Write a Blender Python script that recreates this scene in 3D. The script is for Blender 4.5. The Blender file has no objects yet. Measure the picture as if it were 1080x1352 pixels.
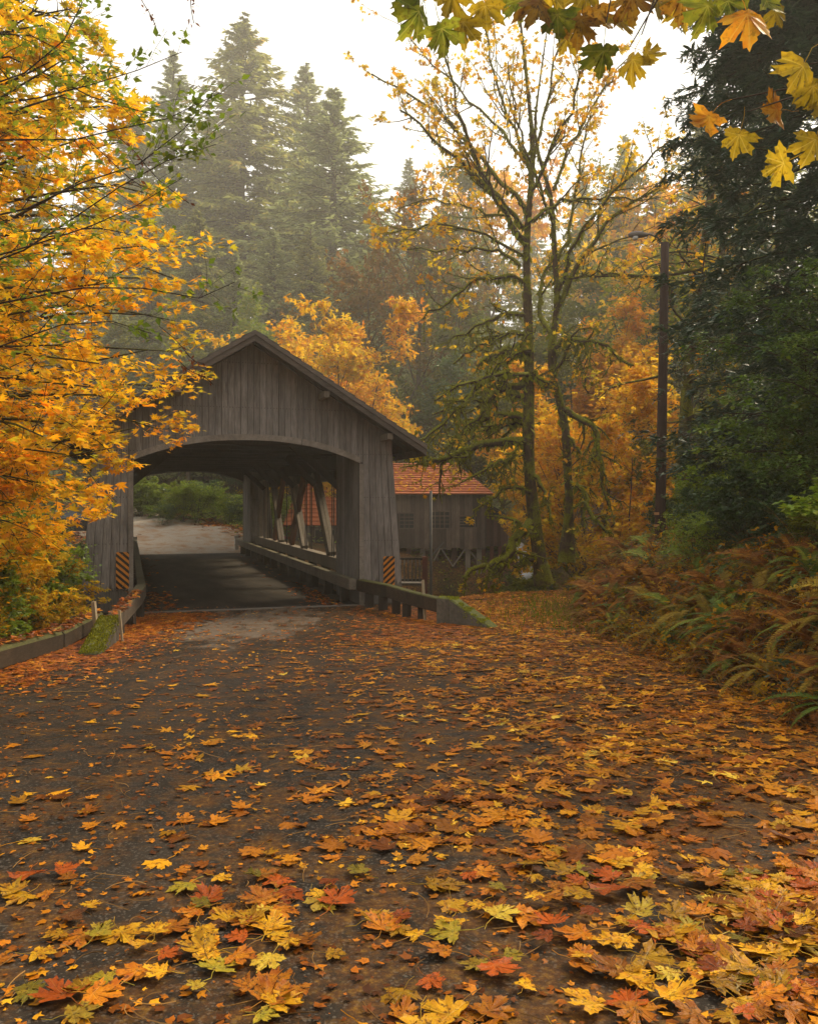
import bpy, math, random
import numpy as np
from mathutils import Vector
R = math.radians
S = bpy.context.scene
COL = S.collection

# ------------------------------------------------------------------ camera
CAM_Z, FPX, CX, HY = 2.65, 1166.0, 540.0, 662.0      # metres above the bridge deck; focal length in photo pixels
cam_data = bpy.data.cameras.new('camera')
cam = bpy.data.objects.new('camera', cam_data)
COL.objects.link(cam)
cam.location = (0, 0, CAM_Z)
cam.rotation_euler = (R(90), 0, 0)
cam_data.sensor_fit = 'HORIZONTAL'
cam_data.sensor_width = 36
cam_data.lens = 36 * FPX / 1080
cam_data.shift_y = -14 / 1080
cam_data.clip_start = 0.1
cam_data.clip_end = 2000
S.camera = cam

# ------------------------------------------------------------------ sky, sun, exposure
SUN_EL, SUN_AZ = R(43), R(48)       # azimuth measured from +Y (ahead of the camera) towards +X
world = bpy.data.worlds.new('World')
S.world = world
world.use_nodes = True
wn = world.node_tree
wn.nodes.clear()
sky = wn.nodes.new('ShaderNodeTexSky')
sky.sky_type = 'NISHITA'
sky.sun_disc = False
sky.sun_elevation = SUN_EL
sky.sun_rotation = SUN_AZ
sky.dust_density = 5.0
sky.air_density = 1.0
hs = wn.nodes.new('ShaderNodeHueSaturation')
hs.inputs['Saturation'].default_value = 0.10
warm = wn.nodes.new('ShaderNodeMix'); warm.data_type = 'RGBA'; warm.blend_type = 'MULTIPLY'
warm.inputs[0].default_value = 1.0
warm.inputs[7].default_value = (1.0, 0.97, 0.90, 1)
bgd = wn.nodes.new('ShaderNodeBackground')
bgd.inputs['Strength'].default_value = 0.15
wo = wn.nodes.new('ShaderNodeOutputWorld')
wn.links.new(sky.outputs[0], hs.inputs['Color'])
wn.links.new(hs.outputs[0], warm.inputs[6])
ov = wn.nodes.new('ShaderNodeMix'); ov.data_type = 'RGBA'       # an even layer of cloud over the sky
ov.inputs[0].default_value = 0.7
ov.inputs[7].default_value = (7.2, 7.2, 7.1, 1)
wn.links.new(warm.outputs[2], ov.inputs[6])
wn.links.new(ov.outputs[2], bgd.inputs['Color'])
wn.links.new(bgd.outputs[0], wo.inputs['Surface'])

sl = bpy.data.lights.new('sun', 'SUN')
sl.energy = 5.0
sl.angle = R(16)
sl.color = (1.0, 0.83, 0.57)
sun = bpy.data.objects.new('sun', sl)
COL.objects.link(sun)
sdir = Vector((math.sin(SUN_AZ) * math.cos(SUN_EL), math.cos(SUN_AZ) * math.cos(SUN_EL), math.sin(SUN_EL)))
sun.rotation_euler = sdir.to_track_quat('Z', 'Y').to_euler()
sun.location = (0, 0, 80)

S.view_settings.view_transform = 'Standard'
S.view_settings.look = 'None'
S.view_settings.gamma = 1
S.view_settings.use_curve_mapping = False
S.view_settings.exposure = 0.42
S.render.engine = 'CYCLES'
S.cycles.max_bounces = 7
S.cycles.diffuse_bounces = 4
S.cycles.glossy_bounces = 2
S.cycles.transmission_bounces = 4
S.cycles.volume_bounces = 1
S.cycles.use_denoising = True
S.cycles.sample_clamp_indirect = 6

# ------------------------------------------------------------------ tagging helpers
def tag(o, label=None, cat=None, group=None, kind=None):
    if label: o['label'] = label
    if cat: o['category'] = cat
    if group: o['group'] = group
    if kind: o['kind'] = kind
    return o

def empty(name, loc=(0, 0, 0), rz=0.0):
    o = bpy.data.objects.new(name, None)
    o.location = loc
    o.rotation_euler = (0, 0, rz)
    o.empty_display_size = 0.3
    COL.objects.link(o)
    return o

def link_mesh(name, me, mat=None, parent=None, smooth=False):
    if mat is not None and len(me.materials) == 0:
        me.materials.append(mat)
    o = bpy.data.objects.new(name, me)
    COL.objects.link(o)
    if parent is not None:
        o.parent = parent
    return o

def mesh_np(name, V, Fs, tint=None, smooth=False):
    """V (n,3); Fs list of (m,k) int arrays; tint (n,3) optional"""
    me = bpy.data.meshes.new(name)
    V = np.asarray(V, dtype=np.float32)
    Fs = [np.asarray(f, dtype=np.int32) for f in Fs if len(f)]
    loops = np.concatenate([f.ravel() for f in Fs])
    tot = np.concatenate([np.full(len(f), f.shape[1], np.int32) for f in Fs])
    start = np.concatenate([[0], np.cumsum(tot)[:-1]]).astype(np.int32)
    me.vertices.add(len(V)); me.vertices.foreach_set('co', V.ravel())
    me.loops.add(len(loops)); me.loops.foreach_set('vertex_index', loops)
    me.polygons.add(len(tot))
    me.polygons.foreach_set('loop_start', start)
    me.polygons.foreach_set('loop_total', tot)
    me.polygons.foreach_set('use_smooth', np.full(len(tot), smooth, bool))
    if tint is not None:
        at = me.attributes.new('tint', 'FLOAT_COLOR', 'POINT')
        c = np.ones((len(V), 4), np.float32); c[:, :3] = tint
        at.data.foreach_set('color', c.ravel())
    me.update(calc_edges=True)
    return me

class MB:
    """collects boxes, prisms and tubes into one mesh"""
    def __init__(s): s.v = []; s.f = []; s.n = 0
    def add(s, V, F):
        s.v.extend([tuple(map(float, p)) for p in V])
        s.f.extend([tuple(i + s.n for i in f) for f in F])
        s.n += len(V)
    def hexa(s, a, b):
        """a, b: two matching quads (4 points each)"""
        s.add(list(a) + list(b), [(3, 2, 1, 0), (4, 5, 6, 7), (0, 1, 5, 4), (1, 2, 6, 5), (2, 3, 7, 6), (3, 0, 4, 7)])
        return s
    def box(s, x0, x1, y0, y1, z0, z1):
        return s.hexa([(x0, y0, z0), (x1, y0, z0), (x1, y1, z0), (x0, y1, z0)], [(x0, y0, z1), (x1, y0, z1), (x1, y1, z1), (x0, y1, z1)])
    def bar(s, p, q, w, h, up=(0, 0, 1)):
        p, q = Vector(p), Vector(q)
        d = (q - p).normalized(); u = Vector(up)
        side = d.cross(u)
        if side.length < 1e-4: side = d.cross(Vector((0, 1, 0)))
        side.normalize(); u = side.cross(d).normalized()
        o = [(-w / 2, -h / 2), (w / 2, -h / 2), (w / 2, h / 2), (-w / 2, h / 2)]
        return s.hexa([p + side * a + u * b for a, b in o], [q + side * a + u * b for a, b in o])
    def tube(s, pts, rad, k=10, cap=True):
        pts = [Vector(p) for p in pts]
        if not hasattr(rad, '__len__'): rad = [rad] * len(pts)
        V = []; F = []
        ref = Vector((0.31, 0.87, 0.38))
        for i, p in enumerate(pts):
            t = (pts[min(i + 1, len(pts) - 1)] - pts[max(i - 1, 0)]).normalized()
            a = t.cross(ref).normalized(); b = t.cross(a).normalized()
            for j in range(k):
                an = 2 * math.pi * j / k
                V.append(p + (a * math.cos(an) + b * math.sin(an)) * rad[i])
        for i in range(len(pts) - 1):
            for j in range(k):
                j2 = (j + 1) % k
                F.append((i * k + j, i * k + j2, (i + 1) * k + j2, (i + 1) * k + j))
        if cap:
            F.append(tuple(range(k - 1, -1, -1)))
            F.append(tuple((len(pts) - 1) * k + j for j in range(k)))
        s.add(V, F); return s
    def build(s, name, mat, parent=None, smooth=False, bevel=0):
        me = bpy.data.meshes.new(name)
        me.from_pydata(s.v, [], s.f)
        me.update()
        if smooth:
            me.polygons.foreach_set('use_smooth', np.ones(len(me.polygons), bool))
        o = link_mesh(name, me, mat, parent)
        if bevel:
            m = o.modifiers.new('bevel', 'BEVEL'); m.width = bevel; m.segments = 1; m.limit_method = 'ANGLE'
        return o

def P(px, py, d):
    """the place seen at photo pixel (px,py) at distance d"""
    return np.array([(px - CX) * d / FPX, d, CAM_Z - (py - HY) * d / FPX])

# ------------------------------------------------------------------ materials
class NT:
    def __init__(s, name):
        s.m = bpy.data.materials.new(name); s.m.use_nodes = True
        s.t = s.m.node_tree; s.t.nodes.clear()
        s.out = s.t.nodes.new('ShaderNodeOutputMaterial')
    def n(s, typ, **kw):
        nd = s.t.nodes.new('ShaderNode' + typ)
        for k, v in kw.items():
            if k in nd.inputs.keys(): nd.inputs[k].default_value = v
            else: setattr(nd, k, v)
        return nd
    def l(s, a, b): s.t.links.new(a, b)
    def math(s, op, a, b=None, c=None, clamp=False):
        nd = s.n('Math', operation=op); nd.use_clamp = clamp
        for i, x in enumerate((a, b, c)):
            if x is None: continue
            if isinstance(x, (int, float)): nd.inputs[i].default_value = x
            else: s.l(x, nd.inputs[i])
        return nd.outputs[0]
    def mix(s, f, a, b, bt='MIX'):
        nd = s.n('Mix', data_type='RGBA', blend_type=bt)
        for i, x in ((0, f), (6, a), (7, b)):
            if isinstance(x, (int, float)): nd.inputs[i].default_value = x
            elif isinstance(x, tuple): nd.inputs[i].default_value = (*x[:3], 1)
            else: s.l(x, nd.inputs[i])
        return nd.outputs[2]
    def ramp(s, f, stops, interp='LINEAR'):
        nd = s.n('ValToRGB'); cr = nd.color_ramp; cr.interpolation = interp
        while len(cr.elements) < len(stops): cr.elements.new(0.5)
        for e, (p, c) in zip(cr.elements, stops):
            e.position = p; e.color = (*c, 1) if len(c) == 3 else c
        s.l(f, nd.inputs[0]); return nd.outputs[0]
    def noise(s, vec, scale, detail=4, rough=0.6, dist=0.0):
        nd = s.n('TexNoise', Scale=scale, Detail=detail, Roughness=rough, Distortion=dist)
        if vec is not None: s.l(vec, nd.inputs['Vector'])
        return nd.outputs['Fac']
    def mapping(s, vec, scale=(1, 1, 1), loc=None, rot=(0, 0, 0)):
        nd = s.n('Mapping'); nd.inputs['Scale'].default_value = scale; nd.inputs['Rotation'].default_value = rot
        s.l(vec, nd.inputs['Vector'])
        if loc is not None: s.l(loc, nd.inputs['Location'])
        return nd.outputs[0]
    def bsdf(s, col, rough=0.6, bump=None, bstr=0.3, bdist=0.02, spec=0.4, transl=0.0, metal=0.0, tcol=None, coat=0.0):
        b = s.n('BsdfPrincipled')
        for nm, x in (('Base Color', col), ('Roughness', rough), ('Specular IOR Level', spec), ('Metallic', metal)):
            if isinstance(x, (int, float)): b.inputs[nm].default_value = x
            elif isinstance(x, tuple): b.inputs[nm].default_value = (*x[:3], 1)
            else: s.l(x, b.inputs[nm])
        if bump is not None:
            bn = s.n('Bump', Strength=bstr, Distance=bdist); s.l(bump, bn.inputs['Height']); s.l(bn.outputs[0], b.inputs['Normal'])
        if transl > 0:
            tr = s.n('BsdfTranslucent'); c = tcol if tcol is not None else col
            if isinstance(c, tuple): tr.inputs[0].default_value = (*c[:3], 1)
            else: s.l(c, tr.inputs[0])
            mx = s.n('MixShader', Fac=transl); s.l(b.outputs[0], mx.inputs[1]); s.l(tr.outputs[0], mx.inputs[2])
            s.l(mx.outputs[0], s.out.inputs[0])
        else:
            s.l(b.outputs[0], s.out.inputs[0])
        return s.m

M = {}
def leaf_mat(name, stops, rough=0.6, transl=0.4, spec=0.08, var=0.5, tboost=1.0, spots=0.0):
    t = NT(name)
    at = t.n('Attribute', attribute_name='tint'); sp = t.n('SeparateColor'); t.l(at.outputs['Color'], sp.inputs[0])
    oi = t.n('ObjectInfo')
    f = t.math('ADD', t.math('MULTIPLY', sp.outputs[0], 0.45), t.math('MULTIPLY', sp.outputs[1], 0.55))
    c = t.ramp(f, stops)
    h = t.n('HueSaturation', Hue=0.5, Saturation=1.0)
    v = t.math('MULTIPLY_ADD', sp.outputs[2], var, 1 - var / 2)
    t.l(v, h.inputs['Value']); t.l(c, h.inputs['Color'])
    col = h.outputs[0]
    if spots > 0:
        g = t.n('NewGeometry')
        nz = t.noise(g.outputs['Position'], 38, 3)
        m = t.math('MULTIPLY', t.ramp(nz, [(0.52, (0, 0, 0)), (0.66, (1, 1, 1))]), spots)
        col = t.mix(m, col, (0.07, 0.022, 0.006))
    tc = t.mix(1.0, col, (tboost, tboost, tboost * 0.9), 'MULTIPLY')
    M[name] = t.bsdf(col, rough, spec=spec, transl=transl, tcol=tc)
    return M[name]

Yl, Gd, Or, Rd, Br = (0.62, 0.42, 0.02), (0.58, 0.30, 0.010), (0.50, 0.185, 0.008), (0.32, 0.06, 0.006), (0.14, 0.05, 0.012)
Ol, Gn, Dg = (0.22, 0.24, 0.02), (0.10, 0.17, 0.02), (0.03, 0.065, 0.018)
leaf_mat('gold_leaf', [(0.0, Ol), (0.18, (0.42, 0.33, 0.02)), (0.38, Yl), (0.6, Gd), (0.85, Or), (1.0, Rd)], transl=0.5, tboost=1.25)
leaf_mat('maple_yellow', [(0.0, (0.12, 0.17, 0.015)), (0.26, (0.36, 0.34, 0.02)), (0.42, (0.56, 0.38, 0.015)), (0.62, (0.74, 0.39, 0.010)), (0.82, (0.72, 0.27, 0.008)), (1.0, (0.58, 0.13, 0.008))], transl=0.5, tboost=1.4, var=0.6)
leaf_mat('orange_leaf', [(0.0, (0.20, 0.18, 0.015)), (0.25, (0.38, 0.26, 0.012)), (0.5, (0.54, 0.27, 0.008)), (0.8, Or), (1.0, Rd)], transl=0.45, tboost=1.2)
leaf_mat('rust_leaf', [(0.0, (0.14, 0.09, 0.02)), (0.4, (0.15, 0.11, 0.025)), (0.7, (0.22, 0.11, 0.02)), (1.0, (0.22, 0.08, 0.015))], transl=0.35)
leaf_mat('olive_leaf', [(0.0, Dg), (0.4, (0.10, 0.13, 0.018)), (0.75, (0.24, 0.24, 0.02)), (1.0, (0.42, 0.30, 0.02))], transl=0.4)
leaf_mat('green_leaf', [(0.0, (0.02, 0.045, 0.018)), (0.4, (0.045, 0.09, 0.028)), (0.75, (0.09, 0.15, 0.035)), (1.0, (0.22, 0.26, 0.03))], transl=0.4, rough=0.3, spec=0.5)
leaf_mat('alder_leaf', [(0.0, (0.08, 0.13, 0.02)), (0.5, (0.17, 0.24, 0.02)), (0.85, (0.30, 0.30, 0.02)), (1.0, (0.5, 0.2, 0.02))], transl=0.5, rough=0.4)
leaf_mat('lime_leaf', [(0.0, (0.09, 0.17, 0.02)), (0.5, (0.22, 0.32, 0.02)), (1.0, (0.42, 0.42, 0.03))], transl=0.45, rough=0.3, spec=0.5)
leaf_mat('vine_leaf', [(0.0, (0.04, 0.08, 0.018)), (0.5, (0.11, 0.19, 0.025)), (1.0, (0.26, 0.32, 0.03))], transl=0.4, rough=0.3, spec=0.45)
leaf_mat('cedar_spray', [(0.0, (0.02, 0.05, 0.030)), (0.6, (0.045, 0.095, 0.055)), (1.0, (0.10, 0.16, 0.08))], transl=0.2, rough=0.4, spec=0.35)
leaf_mat('fir_needles', [(0.0, (0.07, 0.10, 0.04)), (0.6, (0.26, 0.29, 0.12)), (1.0, (0.44, 0.45, 0.20))], transl=0.45, tboost=1.3, rough=0.6)
leaf_mat('redcedar_needles', [(0.0, (0.07, 0.09, 0.03)), (0.6, (0.27, 0.28, 0.08)), (0.85, (0.38, 0.33, 0.09)), (1.0, (0.46, 0.28, 0.08))], transl=0.45, tboost=1.3, rough=0.6)
leaf_mat('fern_green', [(0.0, (0.05, 0.08, 0.014)), (0.6, (0.17, 0.24, 0.03)), (1.0, (0.34, 0.32, 0.03))], transl=0.3, rough=0.45)
leaf_mat('fern_rust', [(0.0, (0.10, 0.035, 0.008)), (0.6, (0.22, 0.07, 0.010)), (1.0, (0.42, 0.18, 0.02))], transl=0.3, rough=0.6)
leaf_mat('fern_gold', [(0.0, (0.18, 0.13, 0.015)), (0.6, (0.28, 0.18, 0.018)), (1.0, (0.46, 0.30, 0.03))], transl=0.35, rough=0.5)
leaf_mat('dry_stalk', [(0.0, (0.14, 0.07, 0.02)), (1.0, (0.30, 0.16, 0.05))], transl=0.1, rough=0.6)
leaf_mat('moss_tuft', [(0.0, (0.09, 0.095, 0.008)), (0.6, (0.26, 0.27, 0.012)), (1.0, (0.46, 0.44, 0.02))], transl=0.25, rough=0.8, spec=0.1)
leaf_mat('litter', [(0.0, (0.03, 0.012, 0.004)), (0.22, (0.13, 0.035, 0.004)), (0.42, (0.34, 0.095, 0.005)), (0.62, (0.54, 0.19, 0.006)), (0.82, (0.70, 0.34, 0.010)), (1.0, (0.80, 0.60, 0.08))], transl=0.2, rough=0.45, spec=0.12, var=1.0, spots=0.7)
leaf_mat('litter_red', [(0.0, (0.06, 0.018, 0.006)), (0.3, (0.17, 0.04, 0.006)), (0.6, (0.42, 0.11, 0.008)), (0.85, (0.58, 0.23, 0.012)), (1.0, (0.7, 0.42, 0.06))], transl=0.18, rough=0.45, spec=0.2, var=1.0, spots=0.6)
leaf_mat('dead_leaf', [(0.0, (0.10, 0.03, 0.012)), (1.0, (0.26, 0.09, 0.03))], transl=0.3)
leaf_mat('grass_blade', [(0.0, (0.07, 0.12, 0.012)), (0.6, (0.16, 0.22, 0.015)), (1.0, (0.34, 0.30, 0.03))], transl=0.35)

def single_leaf(name, a, b, vein, transl=0.12, spots=0.85, rough=0.38, tboost=1.0):
    """one big maple leaf: blade colour, rotten patches and pale veins radiating from the stalk"""
    t = NT(name)
    oi = t.n('ObjectInfo'); tc = t.n('TexCoord')
    off = t.n('CombineXYZ'); t.l(oi.outputs['Random'], off.inputs[2])
    mv = t.n('VectorMath', operation='MULTIPLY_ADD'); t.l(off.outputs[0], mv.inputs[0]); mv.inputs[1].default_value = (0, 0, 37); t.l(tc.outputs['Object'], mv.inputs[2])
    n1 = t.noise(mv.outputs[0], 2.6, 4)
    col = t.mix(t.ramp(n1, [(0.35, (0, 0, 0)), (0.65, (1, 1, 1))]), a, b)
    n2 = t.noise(mv.outputs[0], 6.5, 4, 0.65)
    sp = t.math('MULTIPLY', t.ramp(n2, [(0.53, (0, 0, 0)), (0.63, (1, 1, 1))]), spots)
    col = t.mix(sp, col, (0.055, 0.018, 0.006))
    at = t.n('Attribute', attribute_name='tint'); s3 = t.n('SeparateColor'); t.l(at.outputs['Color'], s3.inputs[0])
    # veins: tint.g is 0 on a lobe's midrib and 1 in the sinus; fine side veins by a wave
    vm = t.math('MULTIPLY', t.math('SUBTRACT', 1.0, t.math('MULTIPLY', s3.outputs[1], 7.0, clamp=True), clamp=True), 0.7)
    col = t.mix(vm, col, vein)
    h = t.n('HueSaturation'); t.l(t.math('MULTIPLY_ADD', oi.outputs['Random'], 0.75, 0.42), h.inputs['Value']); t.l(col, h.inputs['Color'])
    tcol = t.mix(1.0, h.outputs[0], (tboost,) * 3, 'MULTIPLY')
    bump = t.math('ADD', t.math('MULTIPLY', vm, 0.8), t.noise(mv.outputs[0], 9, 3))
    M[name] = t.bsdf(h.outputs[0], rough, bump=bump, bstr=0.5, bdist=0.01, spec=0.12, transl=transl, tcol=tcol)
single_leaf('leaf golden', (0.70, 0.37, 0.010), (0.46, 0.18, 0.006), (0.58, 0.36, 0.04))
single_leaf('leaf pale yellow', (0.60, 0.42, 0.04), (0.42, 0.22, 0.012), (0.6, 0.44, 0.08))
single_leaf('leaf orange', (0.54, 0.19, 0.006), (0.36, 0.09, 0.005), (0.48, 0.22, 0.03))
single_leaf('leaf rust red', (0.42, 0.08, 0.006), (0.30, 0.055, 0.005), (0.42, 0.14, 0.03))
single_leaf('leaf yellow-green', (0.24, 0.20, 0.015), (0.40, 0.25, 0.015), (0.42, 0.34, 0.05))
single_leaf('leaf dark brown', (0.13, 0.045, 0.01), (0.08, 0.025, 0.007), (0.22, 0.1, 0.03))
single_leaf('hanging green', (0.10, 0.14, 0.015), (0.28, 0.27, 0.02), (0.45, 0.42, 0.08), 0.5, 0.55, 0.4, 1.3)
single_leaf('hanging yellow', (0.48, 0.31, 0.015), (0.34, 0.25, 0.015), (0.66, 0.5, 0.1), 0.5, 0.5, 0.4, 1.3)
single_leaf('hanging brown', (0.30, 0.12, 0.015), (0.5, 0.28, 0.02), (0.45, 0.3, 0.06), 0.45, 0.8, 0.4, 1.2)
single_leaf('hanging orange', (0.6, 0.2, 0.012), (0.62, 0.33, 0.02), (0.66, 0.42, 0.07), 0.5, 0.4, 0.4, 1.3)

def wood(name, c1, c2, grain=(9, 9, 0.7), rough=0.75, axis='z', dirt=0.5, moss=0.0, objvar=0.35, bstr=0.5, nails=False):
    t = NT(name)
    tc = t.n('TexCoord'); oi = t.n('ObjectInfo')
    off = t.n('CombineXYZ')
    for i in range(3): t.l(t.math('MULTIPLY', oi.outputs['Random'], 23.0 + 7 * i), off.inputs[i])
    v = t.mapping(tc.outputs['Object'], grain, off.outputs[0])
    g = t.noise(v, 4.0, 6, 0.62, 0.3)
    f = t.noise(t.mapping(tc.outputs['Object'], tuple(x * 5 if x > 2 else x * 1.5 for x in grain)), 6.0, 3)
    col = t.ramp(g, [(0.25, c1), (0.5, tuple((a + b) / 2 for a, b in zip(c1, c2))), (0.75, c2)])
    col = t.mix(t.math('MULTIPLY', t.ramp(f, [(0.3, (1, 1, 1)), (0.55, (0, 0, 0))]), 0.45), col, tuple(x * 0.45 for x in c1))
    d = t.noise(t.mapping(tc.outputs['Object'], (0.9, 0.9, 0.35)), 2.2, 5)
    col = t.mix(t.math('MULTIPLY', t.ramp(d, [(0.42, (0, 0, 0)), (0.7, (1, 1, 1))]), dirt), col, tuple(x * 0.38 for x in c1))
    if nails:
        sz = t.n('SeparateXYZ'); t.l(tc.outputs['Object'], sz.inputs[0])
        st = t.noise(t.mapping(tc.outputs['Object'], (6, 6, .35), off.outputs[0]), 3.0, 4, .7)
        low = t.math('SUBTRACT', 1.0, t.math('MULTIPLY', sz.outputs[2], 1.15, clamp=True), clamp=True)
        wet = t.math('MULTIPLY', t.math('GREATER_THAN', t.math('ADD', t.math('MULTIPLY', low, .55), t.math('MULTIPLY', st, .5)), .42), .55)
        col = t.mix(wet, col, (0.045, 0.042, 0.030))
        sk = t.ramp(st, [(.56, (0, 0, 0)), (.74, (.55,) * 3)])
        col = t.mix(sk, col, (0.06, 0.045, 0.035))
        fr = t.math('FRACT', t.math('MULTIPLY', sz.outputs[2], 1 / 1.1)); 
        nx_ = t.math('FRACT', t.math('MULTIPLY', t.math('ADD', sz.outputs[0], 3.62), 1 / (7.24 / 47)))
        nd_ = t.math('MULTIPLY', t.math('LESS_THAN', t.math('ABSOLUTE', t.math('SUBTRACT', fr, .5)), .010), t.math('LESS_THAN', t.math('ABSOLUTE', t.math('SUBTRACT', t.math('ABSOLUTE', t.math('SUBTRACT', nx_, .5)), .22)), .055))
        col = t.mix(t.math('MULTIPLY', nd_, .8), col, (0.03, 0.015, 0.01))
    h = t.n('HueSaturation'); t.l(t.math('MULTIPLY_ADD', oi.outputs['Random'], objvar, 1 - objvar / 2), h.inputs['Value']); t.l(col, h.inputs['Color'])
    col = h.outputs[0]
    if moss > 0:
        ge = t.n('NewGeometry'); sx = t.n('SeparateXYZ'); t.l(ge.outputs['Normal'], sx.inputs[0])
        mn = t.noise(ge.outputs['Position'], 5, 6, 0.7)
        mm = t.math('MULTIPLY', t.math('MULTIPLY', t.math('SUBTRACT', t.math('ADD', t.math('MULTIPLY', sx.outputs[2], 0.5), mn), 0.62, clamp=True), 6.0, clamp=True), moss)
        col = t.mix(mm, col, t.ramp(t.noise(ge.outputs['Position'], 22, 4, 0.7), [(0.3, (0.03, 0.035, 0.006)), (0.7, (0.17, 0.19, 0.012))]))
    M[name] = t.bsdf(col, rough, bump=t.math('ADD', g, t.math('MULTIPLY', f, 0.5)), bstr=bstr, bdist=0.012, spec=0.25)
wood('grey_board', (0.14, 0.124, 0.112), (0.37, 0.332, 0.298), objvar=0.42, nails=True)
wood('grey_board_dark', (0.07, 0.06, 0.05), (0.14, 0.12, 0.10))
wood('grey_trim', (0.20, 0.17, 0.14), (0.36, 0.31, 0.26), grain=(3, 3, 3))
wood('barge_wood', (0.085, 0.065, 0.052), (0.17, 0.135, 0.11), grain=(1.0, 9, 9))
wood('brown_timber', (0.15, 0.06, 0.03), (0.30, 0.135, 0.075), dirt=0.4)
wood('grey_timber', (0.16, 0.13, 0.10), (0.30, 0.25, 0.19), dirt=0.3)
wood('dark_timber', (0.035, 0.027, 0.02), (0.075, 0.058, 0.045))
wood('rail_timber', (0.10, 0.08, 0.06), (0.19, 0.155, 0.12), grain=(2, 2, 6), moss=0.25)
wood('mossy_timber', (0.04, 0.028, 0.018), (0.09, 0.062, 0.04), grain=(2, 2, 6), moss=0.45)
wood('mossy_block', (0.10, 0.09, 0.07), (0.19, 0.165, 0.13), grain=(2, 2, 2), moss=0.8)
wood('mill_board', (0.065, 0.045, 0.034), (0.19, 0.14, 0.105), objvar=0.9)
wood('mill_board_red', (0.07, 0.036, 0.025), (0.15, 0.085, 0.06), objvar=0.7)
wood('pole_wood', (0.028, 0.014, 0.010), (0.075, 0.038, 0.026), grain=(12, 12, 0.5), objvar=0.0, dirt=0.5)
wood('red_timber', (0.16, 0.05, 0.03), (0.28, 0.10, 0.06))

def plain(name, col, rough=0.6, metal=0.0, nscale=8, amt=0.35, bstr=0.2, spec=0.4):
    t = NT(name); tc = t.n('TexCoord')
    n = t.noise(tc.outputs['Object'], nscale, 5)
    c = t.mix(t.math('MULTIPLY', t.ramp(n, [(0.35, (0, 0, 0)), (0.7, (1, 1, 1))]), amt), col, tuple(x * 0.4 for x in col))
    M[name] = t.bsdf(c, rough, bump=n, bstr=bstr, metal=metal, spec=spec)
plain('concrete', (0.19, 0.16, 0.13), 0.85, nscale=5, amt=0.6)
plain('steel', (0.12, 0.115, 0.105), 0.7, 0.0)
plain('dark_steel', (0.05, 0.05, 0.05), 0.5, 0.5)
plain('lamp_metal', (0.16, 0.13, 0.11), 0.5, 0.3)
plain('black_paint', (0.012, 0.013, 0.015), 0.2, 0, amt=0.1, bstr=0.0, spec=0.5)
plain('silver_paint', (0.55, 0.56, 0.57), 0.25, 0.2, amt=0.1, bstr=0.0)
plain('rubber', (0.015, 0.015, 0.015), 0.8)
plain('dark_glass', (0.02, 0.025, 0.03), 0.08, 0, amt=0.1, bstr=0.0, spec=0.6)
plain('white_paint', (0.62, 0.60, 0.56), 0.5)
plain('pale_stake', (0.42, 0.33, 0.21), 0.7, amt=0.3)
plain('tag_metal', (0.5, 0.26, 0.1), 0.5)
plain('shake_roof', (0.10, 0.085, 0.07), 0.85, nscale=6, amt=0.6)
plain('red_shingle', (0.38, 0.10, 0.028), 0.75, nscale=3, amt=0.5)
plain('red_paint', (0.5, 0.03, 0.02), 0.4)
plain('foam_water', (0.75, 0.78, 0.8), 0.4, amt=0.3, nscale=20)

def bark(name, c1, c2, moss, mcol=(0.14, 0.155, 0.012)):
    t = NT(name); g = t.n('NewGeometry'); tc = t.n('TexCoord')
    v = t.mapping(g.outputs['Position'], (7, 7, 1.6))
    n = t.noise(v, 2.0, 6, 0.65, 0.6)
    col = t.ramp(n, [(0.3, c1), (0.65, c2)])
    bump = n
    if moss > 0:
        sx = t.n('SeparateXYZ'); t.l(g.outputs['Normal'], sx.inputs[0])
        mn = t.noise(g.outputs['Position'], 1.6, 6, 0.7)
        mm = t.math('MULTIPLY', t.math('SUBTRACT', t.math('ADD', t.math('MULTIPLY', sx.outputs[2], 0.28), mn), 0.56 - 0.12 * moss), 7.0, clamp=True)
        fine = t.noise(g.outputs['Position'], 30, 3)
        mc = t.ramp(fine, [(0.3, tuple(x * 0.45 for x in mcol)), (0.7, tuple(x * 1.35 for x in mcol))])
        col = t.mix(mm, col, mc)
        bump = t.math('ADD', n, t.math('MULTIPLY', t.math('MULTIPLY', mm, fine), 1.5))
    M[name] = t.bsdf(col, 0.9, bump=bump, bstr=0.8, bdist=0.05, spec=0.15)
bark('bark_mossy', (0.035, 0.022, 0.013), (0.10, 0.062, 0.036), 0.85, (0.19, 0.19, 0.013))
bark('bark_brown', (0.035, 0.026, 0.02), (0.10, 0.075, 0.055), 0.15)
bark('bark_dark', (0.02, 0.015, 0.012), (0.06, 0.045, 0.035), 0.3)
bark('twig_bark', (0.03, 0.02, 0.014), (0.07, 0.045, 0.03), 0.0)

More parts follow.
